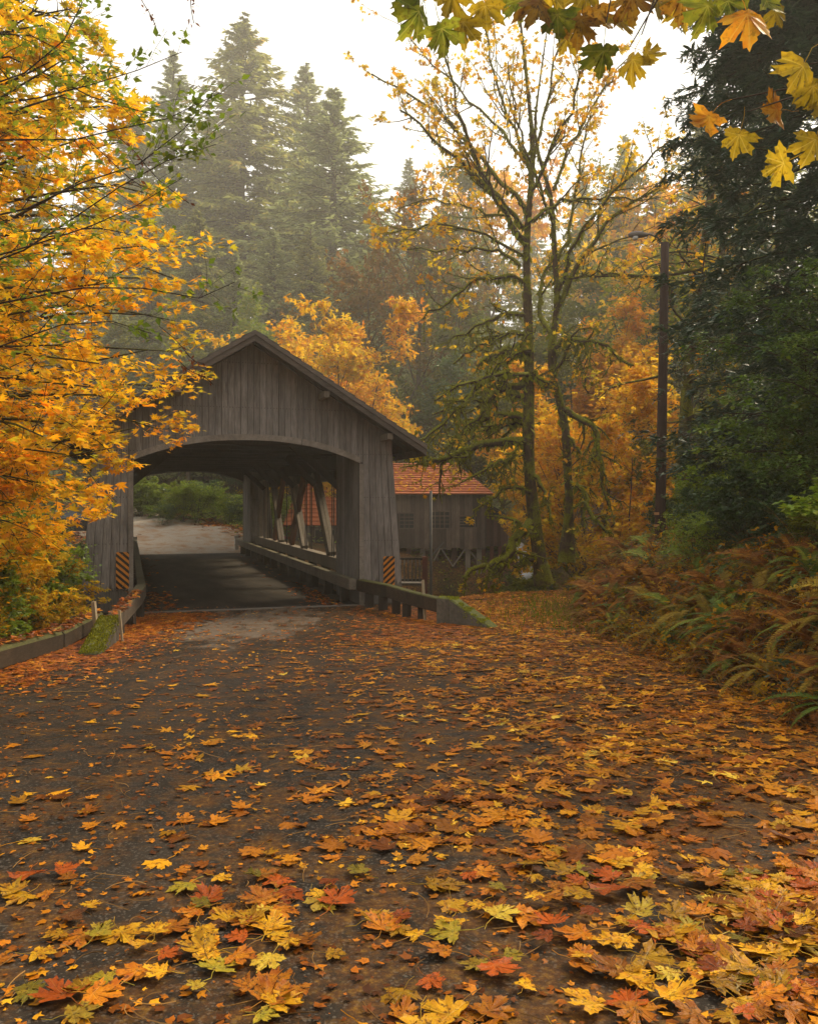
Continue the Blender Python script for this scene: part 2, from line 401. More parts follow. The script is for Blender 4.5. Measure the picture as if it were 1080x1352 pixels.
# hazard stripes (flat print on the sign)
def stripes(name, sgn):
    t = NT(name); tc = t.n('TexCoord'); sx = t.n('SeparateXYZ'); t.l(tc.outputs['Object'], sx.inputs[0])
    a = t.math('ADD', sx.outputs[2], t.math('MULTIPLY', sx.outputs[0], sgn))
    fr = t.math('FRACT', t.math('MULTIPLY', t.math('ADD', a, 10.03), 1 / 0.155))
    c = t.mix(t.math('GREATER_THAN', fr, 0.5), (0.012, 0.01, 0.008), (0.60, 0.21, 0.012))
    n = t.noise(tc.outputs['Object'], 14, 4)
    c = t.mix(t.math('MULTIPLY', t.ramp(n, [(0.5, (0, 0, 0)), (0.75, (1, 1, 1))]), 0.45), c, (0.06, 0.035, 0.015))
    M[name] = t.bsdf(c, 0.45, spec=0.4)
stripes('stripes_left', 0.9)
stripes('stripes_right', -0.9)
# ------------------------------------------------------------------ the lie of the land
BO = np.array([-3.90, 21.7]); BA = R(17.56)
AX = np.array([-math.sin(BA), math.cos(BA)])       # along the bridge
SX = np.array([math.cos(BA), math.sin(BA)])        # across it
BL = 24.0

def sstep(a, b, x):
    t = np.clip((x - a) / (b - a), 0, 1); return t * t * (3 - 2 * t)

def wob(x, y, f=1.0, seed=0.0):
    """cheap smooth noise, about -1..1"""
    return (np.sin(x * 1.3 * f + seed) * np.cos(y * 1.1 * f - seed * 1.7) + np.sin(x * 2.9 * f - y * 2.3 * f + seed * 2) * 0.5 + np.sin(y * 5.1 * f + x * 4.3 * f + seed) * 0.25 * np.cos(x * 6.1 * f)) / 1.6

def us(x, y):
    dx, dy = x - BO[0], y - BO[1]
    return dx * AX[0] + dy * AX[1], dx * SX[0] + dy * SX[1]

def xy_of(u, s):
    return BO[0] + AX[0] * u + SX[0] * s, BO[1] + AX[1] * u + SX[1] * s

def edge_r(y): return np.interp(y, [-10, 5, 7.5, 12, 17, 22, 26, 30, 40, 60], [2.9, 3.0, 3.45, 3.35, 3.3, 4.0, 5.4, 7.5, 12, 16])
def edge_l(y): return np.interp(y, [-10, 8, 12, 17, 21, 25], [-5.9, -5.9, -5.9, -6.6, -8.0, -9.0])

def road_z(y):
    return np.interp(y, [-30, 0, 12, 16, 20, 24], [2.6, 1.05, 0.42, 0.2, 0.03, 0.0])

def far_axis_s(u):   # beyond the bridge the road bends to the left
    return -0.020 * np.maximum(u - 24, 0) ** 1.75

def H(x, y):
    x = np.asarray(x, float); y = np.asarray(y, float)
    u, s = us(x, y)
    z = road_z(y) * (1 - sstep(-2, 0, u)) 
    z = np.where(u > 24, 0.078 * (u - 24), z)
    z = np.where(u > 50, 0.078 * 26 + 0.22 * (u - 50), z)
    # creek ravine
    rav = sstep(0.6, 4.2, u + 0.6 * wob(x, y, 0.4, 3) * sstep(4, 6, np.abs(s)) - 0.9 * sstep(4.5, 8, s)) * (1 - sstep(19.5, 23.6, u))
    rav = rav * (1 - sstep(13, 20, s))
    z = z - 3.9 * rav
    # falls away left of the road
    dl = edge_l(y) - x
    z = z - np.where(u < 3, 2.9 * sstep(0.1, 5.5, dl), 0)
    # bank on the right
    dr = x - edge_r(y)
    hill = 1.15 * sstep(-0.1, 1.7, dr) + 0.26 * np.clip(dr - 1.0, 0, 40)
    z = z + hill * (1 - 0.75 * rav)
    # unevenness off the road
    off = np.clip(np.maximum(np.maximum(dl, dr), sstep(3.2, 6, np.abs(s)) * (u > 0)), 0, 1.5) / 1.5
    z = z + off * (0.16 * wob(x, y, 0.9, 1) + 0.28 * wob(x, y, 0.25, 5))
    return z

def h1(x, y): return float(H(np.array([x]), np.array([y]))[0])

def on_view(px, py, d):   # ground point under a photo column at distance d
    p = P(px, py, d); return p[0], p[1], h1(p[0], p[1])

def grid_mesh(name, xs, ys, zf, mat, kind='structure', label=None, smooth=True):
    X, Y = np.meshgrid(xs, ys); Z = zf(X, Y)
    V = np.stack([X, Y, Z], -1).reshape(-1, 3)
    ny, nx = X.shape
    i = np.arange(ny - 1)[:, None] * nx + np.arange(nx - 1)[None]
    F = np.stack([i, i + 1, i + 1 + nx, i + nx], -1).reshape(-1, 4)
    o = link_mesh(name, mesh_np(name, V, [F], smooth=smooth), mat)
    if kind: o['kind'] = kind
    if label: o['label'] = label
    return o

# ground material: leaf mould, soil, moss
t = NT('forest_floor'); g = t.n('NewGeometry')
n1 = t.noise(g.outputs['Position'], 0.9, 6, 0.65); n2 = t.noise(g.outputs['Position'], 16, 4, 0.7)
vo = t.n('TexVoronoi', Scale=24.0); t.l(g.outputs['Position'], vo.inputs['Vector'])
vs = t.n('SeparateColor'); t.l(vo.outputs['Color'], vs.inputs[0])
lit = t.ramp(vs.outputs[0], [(0.0, (0.05, 0.02, 0.008)), (0.5, (0.16, 0.06, 0.012)), (0.8, (0.28, 0.12, 0.015)), (1.0, (0.36, 0.2, 0.03))])
soil = t.ramp(n2, [(0.3, (0.018, 0.014, 0.009)), (0.7, (0.05, 0.036, 0.022))])
c = t.mix(t.ramp(n1, [(0.35, (0.25,) * 3), (0.6, (0.9,) * 3)]), soil, lit)
c = t.mix(t.ramp(t.noise(g.outputs['Position'], 0.35, 4), [(0.5, (0, 0, 0)), (0.62, (0.5,) * 3)]), c, (0.05, 0.065, 0.012))
M['forest_floor'] = t.bsdf(c, 0.8, bump=t.math('ADD', n2, vo.outputs['Distance']), bstr=0.9, bdist=0.08, spec=0.25)

xs = np.concatenate([np.arange(-160, -30, 5), np.arange(-30, -10, 1.2), np.arange(-10, 14, 0.22), np.arange(14, 34, 1.2), np.arange(34, 165, 5)])
ys = np.concatenate([np.arange(-60, -4, 5), np.arange(-4, 30, 0.25), np.arange(30, 60, 0.8), np.arange(60, 320, 5)])
def ground_z(X, Y):
    z = H(X, Y)
    u, s = us(X, Y)
    inroad = (1 - sstep(0, 0.3, X - edge_r(Y))) * (1 - sstep(-0.3, 0.0, edge_l(Y) - X - 0.0)) * (u < 0.4)
    far = (u > 23.8) * (np.abs(s - far_axis_s(u)) < 4.5) * (u < 50)
    return z - 0.05 * np.maximum(inroad, far) - 0.02
grid_mesh('ground', xs, ys, ground_z, M['forest_floor'], label='leaf covered forest floor and creek banks')

# road near the bridge: wet dark asphalt, worn pale patch before the bridge, plastered leaf stains
t = NT('asphalt'); g = t.n('NewGeometry'); pos = g.outputs['Position']; sp = t.n('SeparateXYZ'); t.l(pos, sp.inputs[0])
fine = t.noise(pos, 140, 3, 0.7); mid = t.noise(pos, 3.0, 5); big = t.noise(pos, 0.45, 4)
vo = t.n('TexVoronoi', Scale=95.0); t.l(pos, vo.inputs['Vector']); vs = t.n('SeparateColor'); t.l(vo.outputs['Color'], vs.inputs[0])
base = t.ramp(fine, [(0.3, (0.007, 0.0052, 0.0038)), (0.7, (0.028, 0.021, 0.0145))])
base = t.mix(t.ramp(mid, [(0.4, (0, 0, 0)), (0.7, (0.4,) * 3)]), base, (0.034, 0.024, 0.015))
base = t.mix(t.math('MULTIPLY', t.math('GREATER_THAN', vs.outputs[1], 0.86), 0.6), base, (0.12, 0.10, 0.08))
# dry wheel-polished streaks running towards the bridge
sm = t.noise(t.mapping(pos, (1.1, 0.12, 1)), 1.3, 4, 0.6)
base = t.mix(t.ramp(sm, [(0.47, (0, 0, 0)), (0.66, (0.5,) * 3)]), base, (0.062, 0.045, 0.031))
# worn pale patch in front of the threshold
dx = t.math('SUBTRACT', sp.outputs[0], -3.3); dy = t.math('SUBTRACT', sp.outputs[1], 18.4)
dd = t.math('ADD', t.math('MULTIPLY', t.math('MULTIPLY', dx, dx), 0.40), t.math('MULTIPLY', t.math('MULTIPLY', dy, dy), 0.05))
pn = t.math('ADD', dd, t.math('MULTIPLY', t.math('SUBTRACT', t.noise(t.mapping(pos, (1.6, 0.6, 1)), 1.6, 7, 0.75), 0.5), 6.0))
base = t.mix(t.ramp(pn, [(0.2, (0.8,) * 3), (1.3, (0, 0, 0))]), base, (0.19, 0.15, 0.115))
# long crack network
cv = t.n('TexVoronoi', Scale=1.7, feature='DISTANCE_TO_EDGE'); t.l(pos, cv.inputs['Vector'])
crk = t.math('MULTIPLY', t.math('LESS_THAN', cv.outputs['Distance'], 0.012), t.math('GREATER_THAN', big, 0.52))
base = t.mix(t.math('MULTIPLY', crk, 0.6), base, (0.012, 0.01, 0.008))
# rotted leaf pulp pressed into the surface
pv = t.mapping(pos, (1, 1, 1))
pulp = t.noise(pv, 3.4, 8, 0.74, 0.1)
xr = t.math('MULTIPLY', t.math('ADD', sp.outputs[0], 3.5), 0.022)
pm = t.ramp(t.math('ADD', pulp, xr), [(0.50, (0, 0, 0)), (0.66, (0.75,) * 3)])
pc = t.ramp(t.noise(pos, 26, 6, 0.75), [(0.3, (0.03, 0.012, 0.005)), (0.5, (0.11, 0.042, 0.008)), (0.7, (0.30, 0.15, 0.015))])
base = t.mix(pm, base, pc)
rgh = t.math('MULTIPLY_ADD', mid, 0.3, 0.50)
M['asphalt'] = t.bsdf(base, rgh, bump=t.math('ADD', fine, t.math('MULTIPLY', vs.outputs[0], 0.5)), bstr=0.55, bdist=0.006, spec=0.12)

rx = np.linspace(0, 1, 60); ry = np.arange(-20, 24.2, 0.25)
RX, RY = np.meshgrid(rx, ry)
Lx = edge_l(RY) + 0.05; Rx = np.interp(RY, [-20, 16, 18.5, 24.2], [3.6, 3.4, 2.6, -0.2])
XX = Lx + (Rx - Lx) * RX
u_, s_ = us(XX, RY)
# stop at the bridge threshold
over = u_ > -0.02
XX2 = np.where(over, XX - AX[0] * u_, XX); RY2 = np.where(over, RY - AX[1] * u_, RY)
ZZ = H(XX2, RY2)
V = np.stack([XX2, RY2, np.where(over, 0, ZZ) + 0.004], -1).reshape(-1, 3)
nx_, ny_ = len(rx), len(ry)
i = np.arange(ny_ - 1)[:, None] * nx_ + np.arange(nx_ - 1)[None]
F = np.stack([i, i + 1, i + 1 + nx_, i + nx_], -1).reshape(-1, 4)
keep = ~(over.reshape(-1)[F].all(1)); F = F[keep]
road = link_mesh('road', mesh_np('road', V, [F], smooth=True), M['asphalt']); tag(road, 'dark wet asphalt road leading down to the bridge', kind='structure')

# road beyond: pale gravel bending left up the far bank
t = NT('gravel_road'); g = t.n('NewGeometry'); pos = g.outputs['Position']
a = t.noise(pos, 60, 4, 0.7); b = t.noise(pos, 1.2, 6, 0.7)
c = t.ramp(a, [(0.3, (0.20, 0.165, 0.125)), (0.7, (0.40, 0.34, 0.27))])
c = t.mix(t.ramp(b, [(0.46, (0, 0, 0)), (0.62, (0.8,) * 3)]), c, (0.24, 0.12, 0.045))
M['gravel_road'] = t.bsdf(c, 0.9, bump=t.math('ADD', a, b), bstr=0.8, bdist=.05)
uu = np.arange(24.02, 52, 0.5); V = []
for u0 in uu:
    sc = far_axis_s(u0); w = 3.0 + 1.6 * sstep(24, 32, u0)
    for k in np.linspace(-1, 1, 13):
        x, y = xy_of(u0, sc + w * k + (0.12 * math.sin(u0 * 2.1) if abs(k) == 1 else 0))
        V.append((x, y, h1(x, y) + 0.012 - 0.03 * (abs(k) == 1)))
n = len(uu); i = np.arange(n - 1)[:, None] * 13 + np.arange(12)[None]
F = np.stack([i, i + 1, i + 14, i + 13], -1).reshape(-1, 4)
fr = link_mesh('gravel_road', mesh_np('gravel_road', V, [F], smooth=True), M['gravel_road']); tag(fr, 'pale gravel road bending left beyond the covered bridge', kind='structure')

# creek in the ravine
t = NT('creek_water'); g = t.n('NewGeometry')
w = t.noise(t.mapping(g.outputs['Position'], (1.5, 4, 1)), 2.0, 4)
M['creek_water'] = t.bsdf((0.02, 0.03, 0.028), 0.08, bump=w, bstr=0.35, bdist=0.1, spec=0.6)
cr = MB()
pts = [xy_of(12, s0) for s0 in range(-40, 22, 6)]
for k in range(len(pts) - 1):
    a, b = pts[k], pts[k + 1]
    ox, oy = AX * 9.5
    cr.add([(a[0] - ox, a[1] - oy, -3.55), (b[0] - ox, b[1] - oy, -3.55), (b[0] + ox, b[1] + oy, -3.55), (a[0] + ox, a[1] + oy, -3.55)], [(0, 1, 2, 3)])
tag(cr.build('creek', M['creek_water']), 'dark creek water in the ravine under the bridge', kind='structure')

# ------------------------------------------------------------------ COVERED BRIDGE (local: x across, y along, z up)
rb = random.Random(4)
bridge = empty('covered_bridge', (BO[0], BO[1], 0), BA)
tag(bridge, 'weathered grey timber covered bridge with arched portal over the road', 'covered bridge')
PEAK, EAVE, EAVE_S = 6.75, 4.12, 4.25
SLOPE = (PEAK - EAVE) / EAVE_S
def roof_under(s): return PEAK - 0.17 - SLOPE * abs(s)
def arch(s):
    k = min(abs(s) / 2.76, 1.0)
    return 3.64 + 0.53 * (1 - k ** 2.3)
OPEN = 2.76

# deck
t = NT('deck_asphalt'); tc = t.n('TexCoord'); pos = tc.outputs['Object']
a = t.noise(pos, 120, 3, 0.7); b = t.noise(t.mapping(pos, (1.3, 0.35, 1)), 1.2, 5)
c = t.ramp(a, [(0.3, (0.018, 0.0145, 0.011)), (0.7, (0.038, 0.031, 0.024))])
c = t.mix(t.ramp(b, [(0.42, (0, 0, 0)), (0.65, (0.6,) * 3)]), c, (0.075, 0.06, 0.046))
M['deck_asphalt'] = t.bsdf(c, 0.75, spec=0.15, bump=a, bstr=0.3, bdist=0.006)
MB().box(-3.0, 3.0, 0.16, BL - 0.16, -0.3, 0.0).build('deck', M['deck_asphalt'], bridge)
for y0 in (-0.16, BL - 0.155):
    MB().box(-2.9, 2.9, y0, y0 + 0.31, -0.3, 0.012).build('threshold', M['concrete'], bridge)
for s0 in (-3.1, -1.05, 1.05, 3.1):
    MB().box(s0 - 0.2, s0 + 0.2, 0.3, BL - 0.3, -1.1, -0.305).build('girder', M['dark_timber'], bridge)
for y0 in (-0.6, BL - 0.6):
    MB().box(-4.0, 4.0, y0 + 0.35, y0 + 0.95, -4.2, -0.31).build('abutment', M['concrete'], bridge)

def outer(s, z):  # batter of the pillars
    k = max(0.0, (abs(s) - OPEN) / (3.62 - OPEN))
    return s + math.copysign(0.30 * k * (3.9 - z) / 3.9, s) if z < 3.9 else s

def wall_boards(parent, y_face, out_dir, mat, pitch=0.155):
    """vertical boards of a portal wall, each its own mesh; y_face = plane of the backs, out_dir = -1 front, +1 rear"""
    n = int(round(2 * 3.62 / pitch)); w = 2 * 3.62 / n
    for i in range(n):
        a = -3.62 + i * w + 0.005; b = a + w - 0.010
        m = (a + b) / 2
        solid = abs(m) > OPEN + 0.02
        th = 0.022 + rb.random() * 0.03 + (0.018 if i % 3 == 1 else 0)
        y0 = y_face; y1 = y_face + out_dir * th
        if solid:
            za, zb = 0.0 + rb.random() * 0.03, 0.0
            za = zb = 0.02 + rb.random() * 0.04
        else:
            aa = max(-OPEN, min(OPEN, a)); bb = max(-OPEN, min(OPEN, b)); za, zb = arch(aa) + .01, arch(bb) + .01
        ta, tb = roof_under(a), roof_under(b)
        lo_a, lo_b = outer(a, za), outer(b, zb)
        mb = MB()
        if solid:
            mid = 3.9
            q = [(lo_a, za), (lo_b, zb), (b, mid), (a, mid)]
            f1 = [(p[0], y0, p[1]) for p in q]; f2 = [(p[0], y1, p[1]) for p in q]
            mb.hexa(f1, f2)
            q = [(a, mid), (b, mid), (b, tb), (a, ta)]
            mb.hexa([(p[0], y0, p[1]) for p in q], [(p[0], y1, p[1]) for p in q])
        else:
            q = [(a, za), (b, zb), (b, tb), (a, ta)]
            mb.hexa([(p[0], y0, p[1]) for p in q], [(p[0], y1, p[1]) for p in q])
        mb.build('board', mat, parent)

def portal(yf, out):
    """frame behind the boards (parts), boards as its pieces"""
    mb = MB(); N = 28
    d0, d1 = yf, yf - out * 0.10
    ss = np.linspace(-OPEN, OPEN, N)
    for i in range(N - 1):
        a, b = ss[i], ss[i + 1]
        q = [(a, arch(a) + .03), (b, arch(b) + .03), (b, roof_under(b)), (a, roof_under(a))]
        if a < 0 < b:
            q = [(a, arch(a) + .03), (b, arch(b) + .03), (b, roof_under(b)), (0, roof_under(0)), (a, roof_under(a))]
            mb.add([(x, d0, z) for x, z in q] + [(x, d1, z) for x, z in q], [(0, 1, 2, 3, 4), (9, 8, 7, 6, 5)] + [(k, (k + 1) % 5, (k + 1) % 5 + 5, k + 5) for k in range(5)])
            continue
        mb.hexa([(x, d0, z) for x, z in q], [(x, d1, z) for x, z in q])
    for sg in (-1, 1):
        a, b = sg * (OPEN + 0.0), sg * 3.60
        q = [(a, 0), (outer(b, 0), 0), (b, 3.9), (a, 3.9)]
        mb.hexa([(x, d0, z) for x, z in q], [(x, d1, z) for x, z in q])
        q = [(a, 3.9), (b, 3.9), (b, roof_under(b)), (a, roof_under(a))]
        mb.hexa([(x, d0, z) for x, z in q], [(x, d1, z) for x, z in q])
    p = mb.build('portal_wall', M['grey_board_dark'], bridge)
    wall_boards(p, yf + out * 0.002, out, M['grey_board'])
    return p
portal(0.0, -1)
portal(BL, 1)

# arch trim (three lengths of bent board) and jamb trim
for yf, out in ((0.0, -1), (BL, 1)):
    lo, hi = (yf + out * 0.076, yf + out * 0.105)
    for (a0, b0) in ((-OPEN, -1.62), (-1.60, 1.25), (1.27, OPEN)):
        mb = MB(); q = np.linspace(a0, b0, 9)
        for a, b in zip(q[:-1], q[1:]):
            mb.hexa([(a, lo, arch(a) - .02), (b, lo, arch(b) - .02), (b, lo, arch(b) + .13), (a, lo, arch(a) + .13)],
                    [(a, hi, arch(a) - .02), (b, hi, arch(b) - .02), (b, hi, arch(b) + .13), (a, hi, arch(a) + .13)])
        mb.build('arch_trim', M['grey_trim'], bridge)
    for sg in (-1, 1):
        MB().box(*sorted((sg * (OPEN - .02), sg * (OPEN + .10))), *sorted((lo, hi)), 0.02, 3.60).build('jamb_trim', M['grey_trim'], bridge)

# side walls of the two portals: inner jamb boards and outer boards
def side_wall(sg, y0, y1):
    bk = MB().box(*sorted((sg * (OPEN + 0.03), sg * (OPEN + .09))), y0, y1, 0.0, 4.1)
    frame = bk.build('jamb_wall', M['grey_board_dark'], bridge)
    n = int((y1 - y0) / 0.19)
    for i in range(n):
        a = y0 + (y1 - y0) * i / n + .005; b = y0 + (y1 - y0) * (i + 1) / n - .005
        th = 0.022 + rb.random() * 0.012
        MB().box(*sorted((sg * (OPEN + .03), sg * (OPEN + .03 - th))), a, b, 0.02, 4.0).build('board', M['grey_board'], frame)
    out = MB()
    q = [(3.60, 3.9), (3.52, 3.9), (3.82, 0), (3.90, 0)]
    ow = out.hexa([(sg * x, y0, z) for x, z in q], [(sg * x, y1, z) for x, z in q]).build('outer_wall', M['grey_board_dark'], bridge)
    for i in range(n):
        a = y0 + (y1 - y0) * i / n + .005; b = y0 + (y1 - y0) * (i + 1) / n - .005
        q = [(3.64, 3.9), (3.605, 3.9), (3.905, 0.03), (3.94, 0.03)]
        MB().hexa([(sg * x, a, z) for x, z in q], [(sg * x, b, z) for x, z in q]).build('board', M['grey_board'], ow)
    # inner return that closes the pillar towards the span
for sg in (-1, 1):
    side_wall(sg, 0.11, 2.62)
    side_wall(sg, BL - 2.62, BL - 0.11)
    for y0 in (2.63, BL - 2.70):
        MB().box(*sorted((sg * (OPEN + .03), sg * 3.62)), y0, y0 + 0.07, 0.0, 4.1).build('end_panel', M['grey_board'], bridge)
    # upper and lower side boards along the span
    up = MB().box(*sorted((sg * 3.60, sg * 3.64)), 2.72, BL - 2.72, 3.35, 4.25).build('upper_siding', M['grey_board_dark'], bridge)
    k = 0; y = 2.74
    while y < BL - 2.95:
        MB().box(*sorted((sg * 3.645, sg * (3.665 + rb.random() * .01))), y, y + .235, 3.33, 4.2).build('board', M['grey_board'], up); y += .245
    MB().box(*sorted((sg * 2.98, sg * 3.30)), 2.72, BL - 2.72, 0.62, 0.97).build('bottom_chord', M['grey_timber'], bridge)
    MB().box(*sorted((sg * 2.98, sg * 3.30)), 2.72, BL - 2.72, 0.02, 0.30).build('sill_beam', M['dark_timber'], bridge)
    MB().box(*sorted((sg * 2.96, sg * 3.32)), 2.72, BL - 2.72, 3.62, 4.0).build('top_chord', M['dark_timber'], bridge)
    for ya in np.arange(3.6, BL - 3, 2.1):
        MB().box(*sorted((sg * 3.02, sg * 3.26)), ya, ya + .22, 0.30, 0.62).build('chord_block', M['dark_timber'], bridge)
    # truss braces, in pairs
    def brace(yb, yt, mat, w=0.30, dbl=True):
        for dx in ((-0.10, 0.10) if dbl else (0.0,)):
            MB().bar((sg * 3.14 + dx * 0.6, yb, 0.97), (sg * 3.14 + dx * 0.6, yt, 3.64), 0.11, w, up=(0, 1, 0)).build('diagonal_brace', mat, bridge)
    brace(4.9, 7.5, M['grey_timber'], 0.36)
    brace(9.3, 12.0, M['grey_timber'], 0.30)
    brace(12.1, 9.35, M['brown_timber'], 0.50, False)
    brace(16.3, 13.8, M['brown_timber'], 0.48, False)
    brace(14.4, 16.7, M['grey_timber'], 0.28)
    for yp in (18.7, 20.6):
        for dy in (-.17, .17):
            MB().box(*sorted((sg * 3.06, sg * 3.22)), yp + dy - .13, yp + dy + .13, 0.97, 3.62).build('truss_post', M['grey_timber'], bridge)
    for yp in (4.2, 4.45, 8.5, 8.75, 12.55, 17.5):
        for dx in (-.09, .09):
            MB().tube([(sg * 3.14 + dx, yp, 0.98), (sg * 3.14 + dx, yp, 3.61)], 0.016, 6).build('tie_rod', M['dark_steel'], bridge)
    # guard beam inside the bridge on blocks
    MB().box(*sorted((sg * 2.46, sg * 2.66)), -0.1, BL + 1.2, 0.40, 0.68).build('guard_beam', M['rail_timber'], bridge, bevel=0.015)
    for ya in np.arange(0.9, BL, 2.0):
        MB().box(*sorted((sg * 2.50, sg * 2.72)), ya, ya + .2, 0.004, 0.395).build('guard_block', M['dark_timber'], bridge)
    # small end post and white marker at the far end
    MB().box(*sorted((sg * 2.46, sg * 2.66)), BL + 1.25, BL + 1.45, 0.0, 0.85).build('guard_post', M['white_paint'], bridge)
    MB().bar((sg * 2.95, 2.75, 3.0), (sg * 1.5, 2.75, 4.25), 0.14, 0.2).build('knee_brace', M['dark_timber'], bridge)
    for ya in (6.6, 10.4, 14.2, 18.0):
        MB().bar((sg * 2.95, ya, 3.2), (sg * 2.0, ya, 4.1), 0.14, 0.18).build('knee_brace', M['dark_timber'], bridge)
for ya in list(np.arange(1.0, BL - .3, 1.9)):
    MB().box(-3.55, 3.55, ya, ya + 0.2, 4.10, 4.40).build('cross_beam', M['dark_timber'], bridge)
for s0 in (-1.6, 0.0, 1.6):
    MB().box(s0 - .06, s0 + .06, .12, BL - .12, 4.41, 4.55).build('ceiling_joist', M['dark_timber'], bridge)

# roof: two decks of planks, fascia boards, shingle edge, lookout blocks
for sg in (-1, 1):
    y0, y1 = -0.85, BL + 0.85
    def sl(s, dz): return (sg * s, PEAK - SLOPE * s + dz)
    q = [sl(0, -.14), sl(EAVE_S, -.14), sl(EAVE_S, -.07), sl(0, -.07)]
    rf = MB().hexa([(x, y0 + .06, z) for x, z in q], [(x, y1 - .06, z) for x, z in q]).build('roof', M['dark_timber'], bridge)
    # courses of shakes
    nC = 16
    for k in range(nC):
        a = EAVE_S * k / nC - 0.02 if k else 0; b = EAVE_S * (k + 1) / nC + .04
        q = [sl(a, -.06), sl(b, -.065), sl(b, -.02 + .012), sl(a, -.045)]
        MB().hexa([(x, y0 - .05, z) for x, z in q], [(x, y1 + .05, z) for x, z in q]).build('shake_course', M['shake_roof'], rf)
    for yy, o in ((y0, -1), (y1, 1)):
        ya, yb = sorted((yy + o * -.0, yy + o * .045))
        q = [sl(-0.0, -.30), sl(EAVE_S, -.30), sl(EAVE_S, -.075), sl(-0.0, -.075)]
        MB().hexa([(x, ya, z) for x, z in q], [(x, yb, z) for x, z in q]).build('barge_board', M['barge_wood'], bridge)
        ya, yb = sorted((yy + o * .046, yy + o * .085))
        q = [sl(-0.0, -.155), sl(EAVE_S + .02, -.155), sl(EAVE_S + .02, -.062), sl(0, -.062)]
        MB().hexa([(x, ya, z) for x, z in q], [(x, yb, z) for x, z in q]).build('rake_strip', M['barge_wood'], bridge)
    q = [sl(EAVE_S + .003, -.28), sl(EAVE_S + .04, -.30), sl(EAVE_S + .04, -.075), sl(EAVE_S + .003, -.072)]
    MB().hexa([(x, y0, z) for x, z in q], [(x, y1, z) for x, z in q]).build('eave_board', M['barge_wood'], bridge)
    for s0 in (1.75, 3.35):
        x, z = sl(s0, -.36)
        MB().box(x - .07, x + .07, -.80, -.05, z - .12, z + .03).build('lookout', M['grey_timber'], bridge)
    for ya in np.arange(-0.5, BL + .7, 1.2):
        q = [sl(0.05, -.30), sl(EAVE_S - .05, -.30), sl(EAVE_S - .05, -.145), sl(0.05, -.145)]
        if abs(ya - 0) > .12 and abs(ya - BL) > .12:
            MB().hexa([(x, ya, z) for x, z in q], [(x, ya + .1, z) for x, z in q]).build('rafter', M['dark_timber'], bridge)

# ------------------------------------------------------------------ hazard signs on the pillars
def sign(s0, z0, w, h, mat, label):
    y0 = -0.112
    ctr = Vector((*xy_of(y0, s0), z0))
    o = empty('hazard_sign', ctr, BA)
    tag(o, label, 'road sign', 'striped hazard signs')
    mb = MB(); n = []
    r = 0.03
    for cxs, czs, a0 in ((w / 2 - r, h / 2 - r, 0), (-w / 2 + r, h / 2 - r, 90), (-w / 2 + r, -h / 2 + r, 180), (w / 2 - r, -h / 2 + r, 270)):
        for k in range(4):
            an = R(a0 + 30 * k); n.append((cxs + r * math.cos(an), czs + r * math.sin(an)))
    N = len(n)
    mb.add([(x, 0.0, z) for x, z in n] + [(x, 0.006, z) for x, z in n], [tuple(range(N)), tuple(range(2 * N - 1, N - 1, -1))] + [(k, k + N, (k + 1) % N + N, (k + 1) % N) for k in range(N)])
    p = mb.build('sign_panel', M[mat], o)
    for z in (h / 2 - .06, -h / 2 + .06):
        MB().tube([(0, -.008, z), (0, 0.0, z)], 0.014, 8).build('bolt', M['steel'], o)
    return o
sign(-2.985, 1.03, 0.29, 0.86, 'stripes_left', 'orange and black striped hazard sign on the left pillar of the bridge')
sign(3.52, 0.86, 0.30, 0.76, 'stripes_right', 'orange and black striped hazard sign on the right pillar of the bridge')

# ------------------------------------------------------------------ guard rails outside the bridge
def rail(name, label, pts, ztop, hgt, th, mat, posts, cat='guard rail', group=None):
    o = empty(name, (pts[0][0], pts[0][1], 0))
    tag(o, label, cat, group)
    base = Vector((pts[0][0], pts[0][1], 0))
    for i in range(len(pts) - 1):
        a, b = Vector((*pts[i], 0)) - base, Vector((*pts[i + 1], 0)) - base
        a.z = ztop[i] - hgt / 2; b.z = ztop[i + 1] - hgt / 2
        MB().bar(a, b, th, hgt).build('rail_beam', M[mat], o, bevel=0.02)
    for (x, y, w) in posts:
        g0 = h1(x, y)
        zt = np.interp(y, [p[1] for p in pts][::-1], ztop[::-1]) - hgt + 0.01
        MB().box(x - base.x - w / 2, x - base.x + w / 2, y - w / 2, y + w / 2, g0 - .15, zt) if False else None
        MB().box(x - base.x - w / 2, x - base.x + w / 2, y - base.y - w / 2, y - base.y + w / 2, g0 - .2, zt).build('rail_post', M['dark_timber'], o)
    return o, base
pr = [(-1.22, 22.35), (-0.45, 20.95), (0.02, 19.75), (0.70, 18.35)]
o, base = rail('guard_rail', 'low dark timber guard rail curving out from the right pillar to a sloped block', pr, [0.68, 0.67, 0.65, 0.63], 0.30, 0.20, 'mossy_timber',
               [(-0.98, 21.95, .22), (-0.62, 21.3, .22), (-0.30, 20.6, .2), (-0.05, 19.95, .2), (0.25, 19.3, .12)])
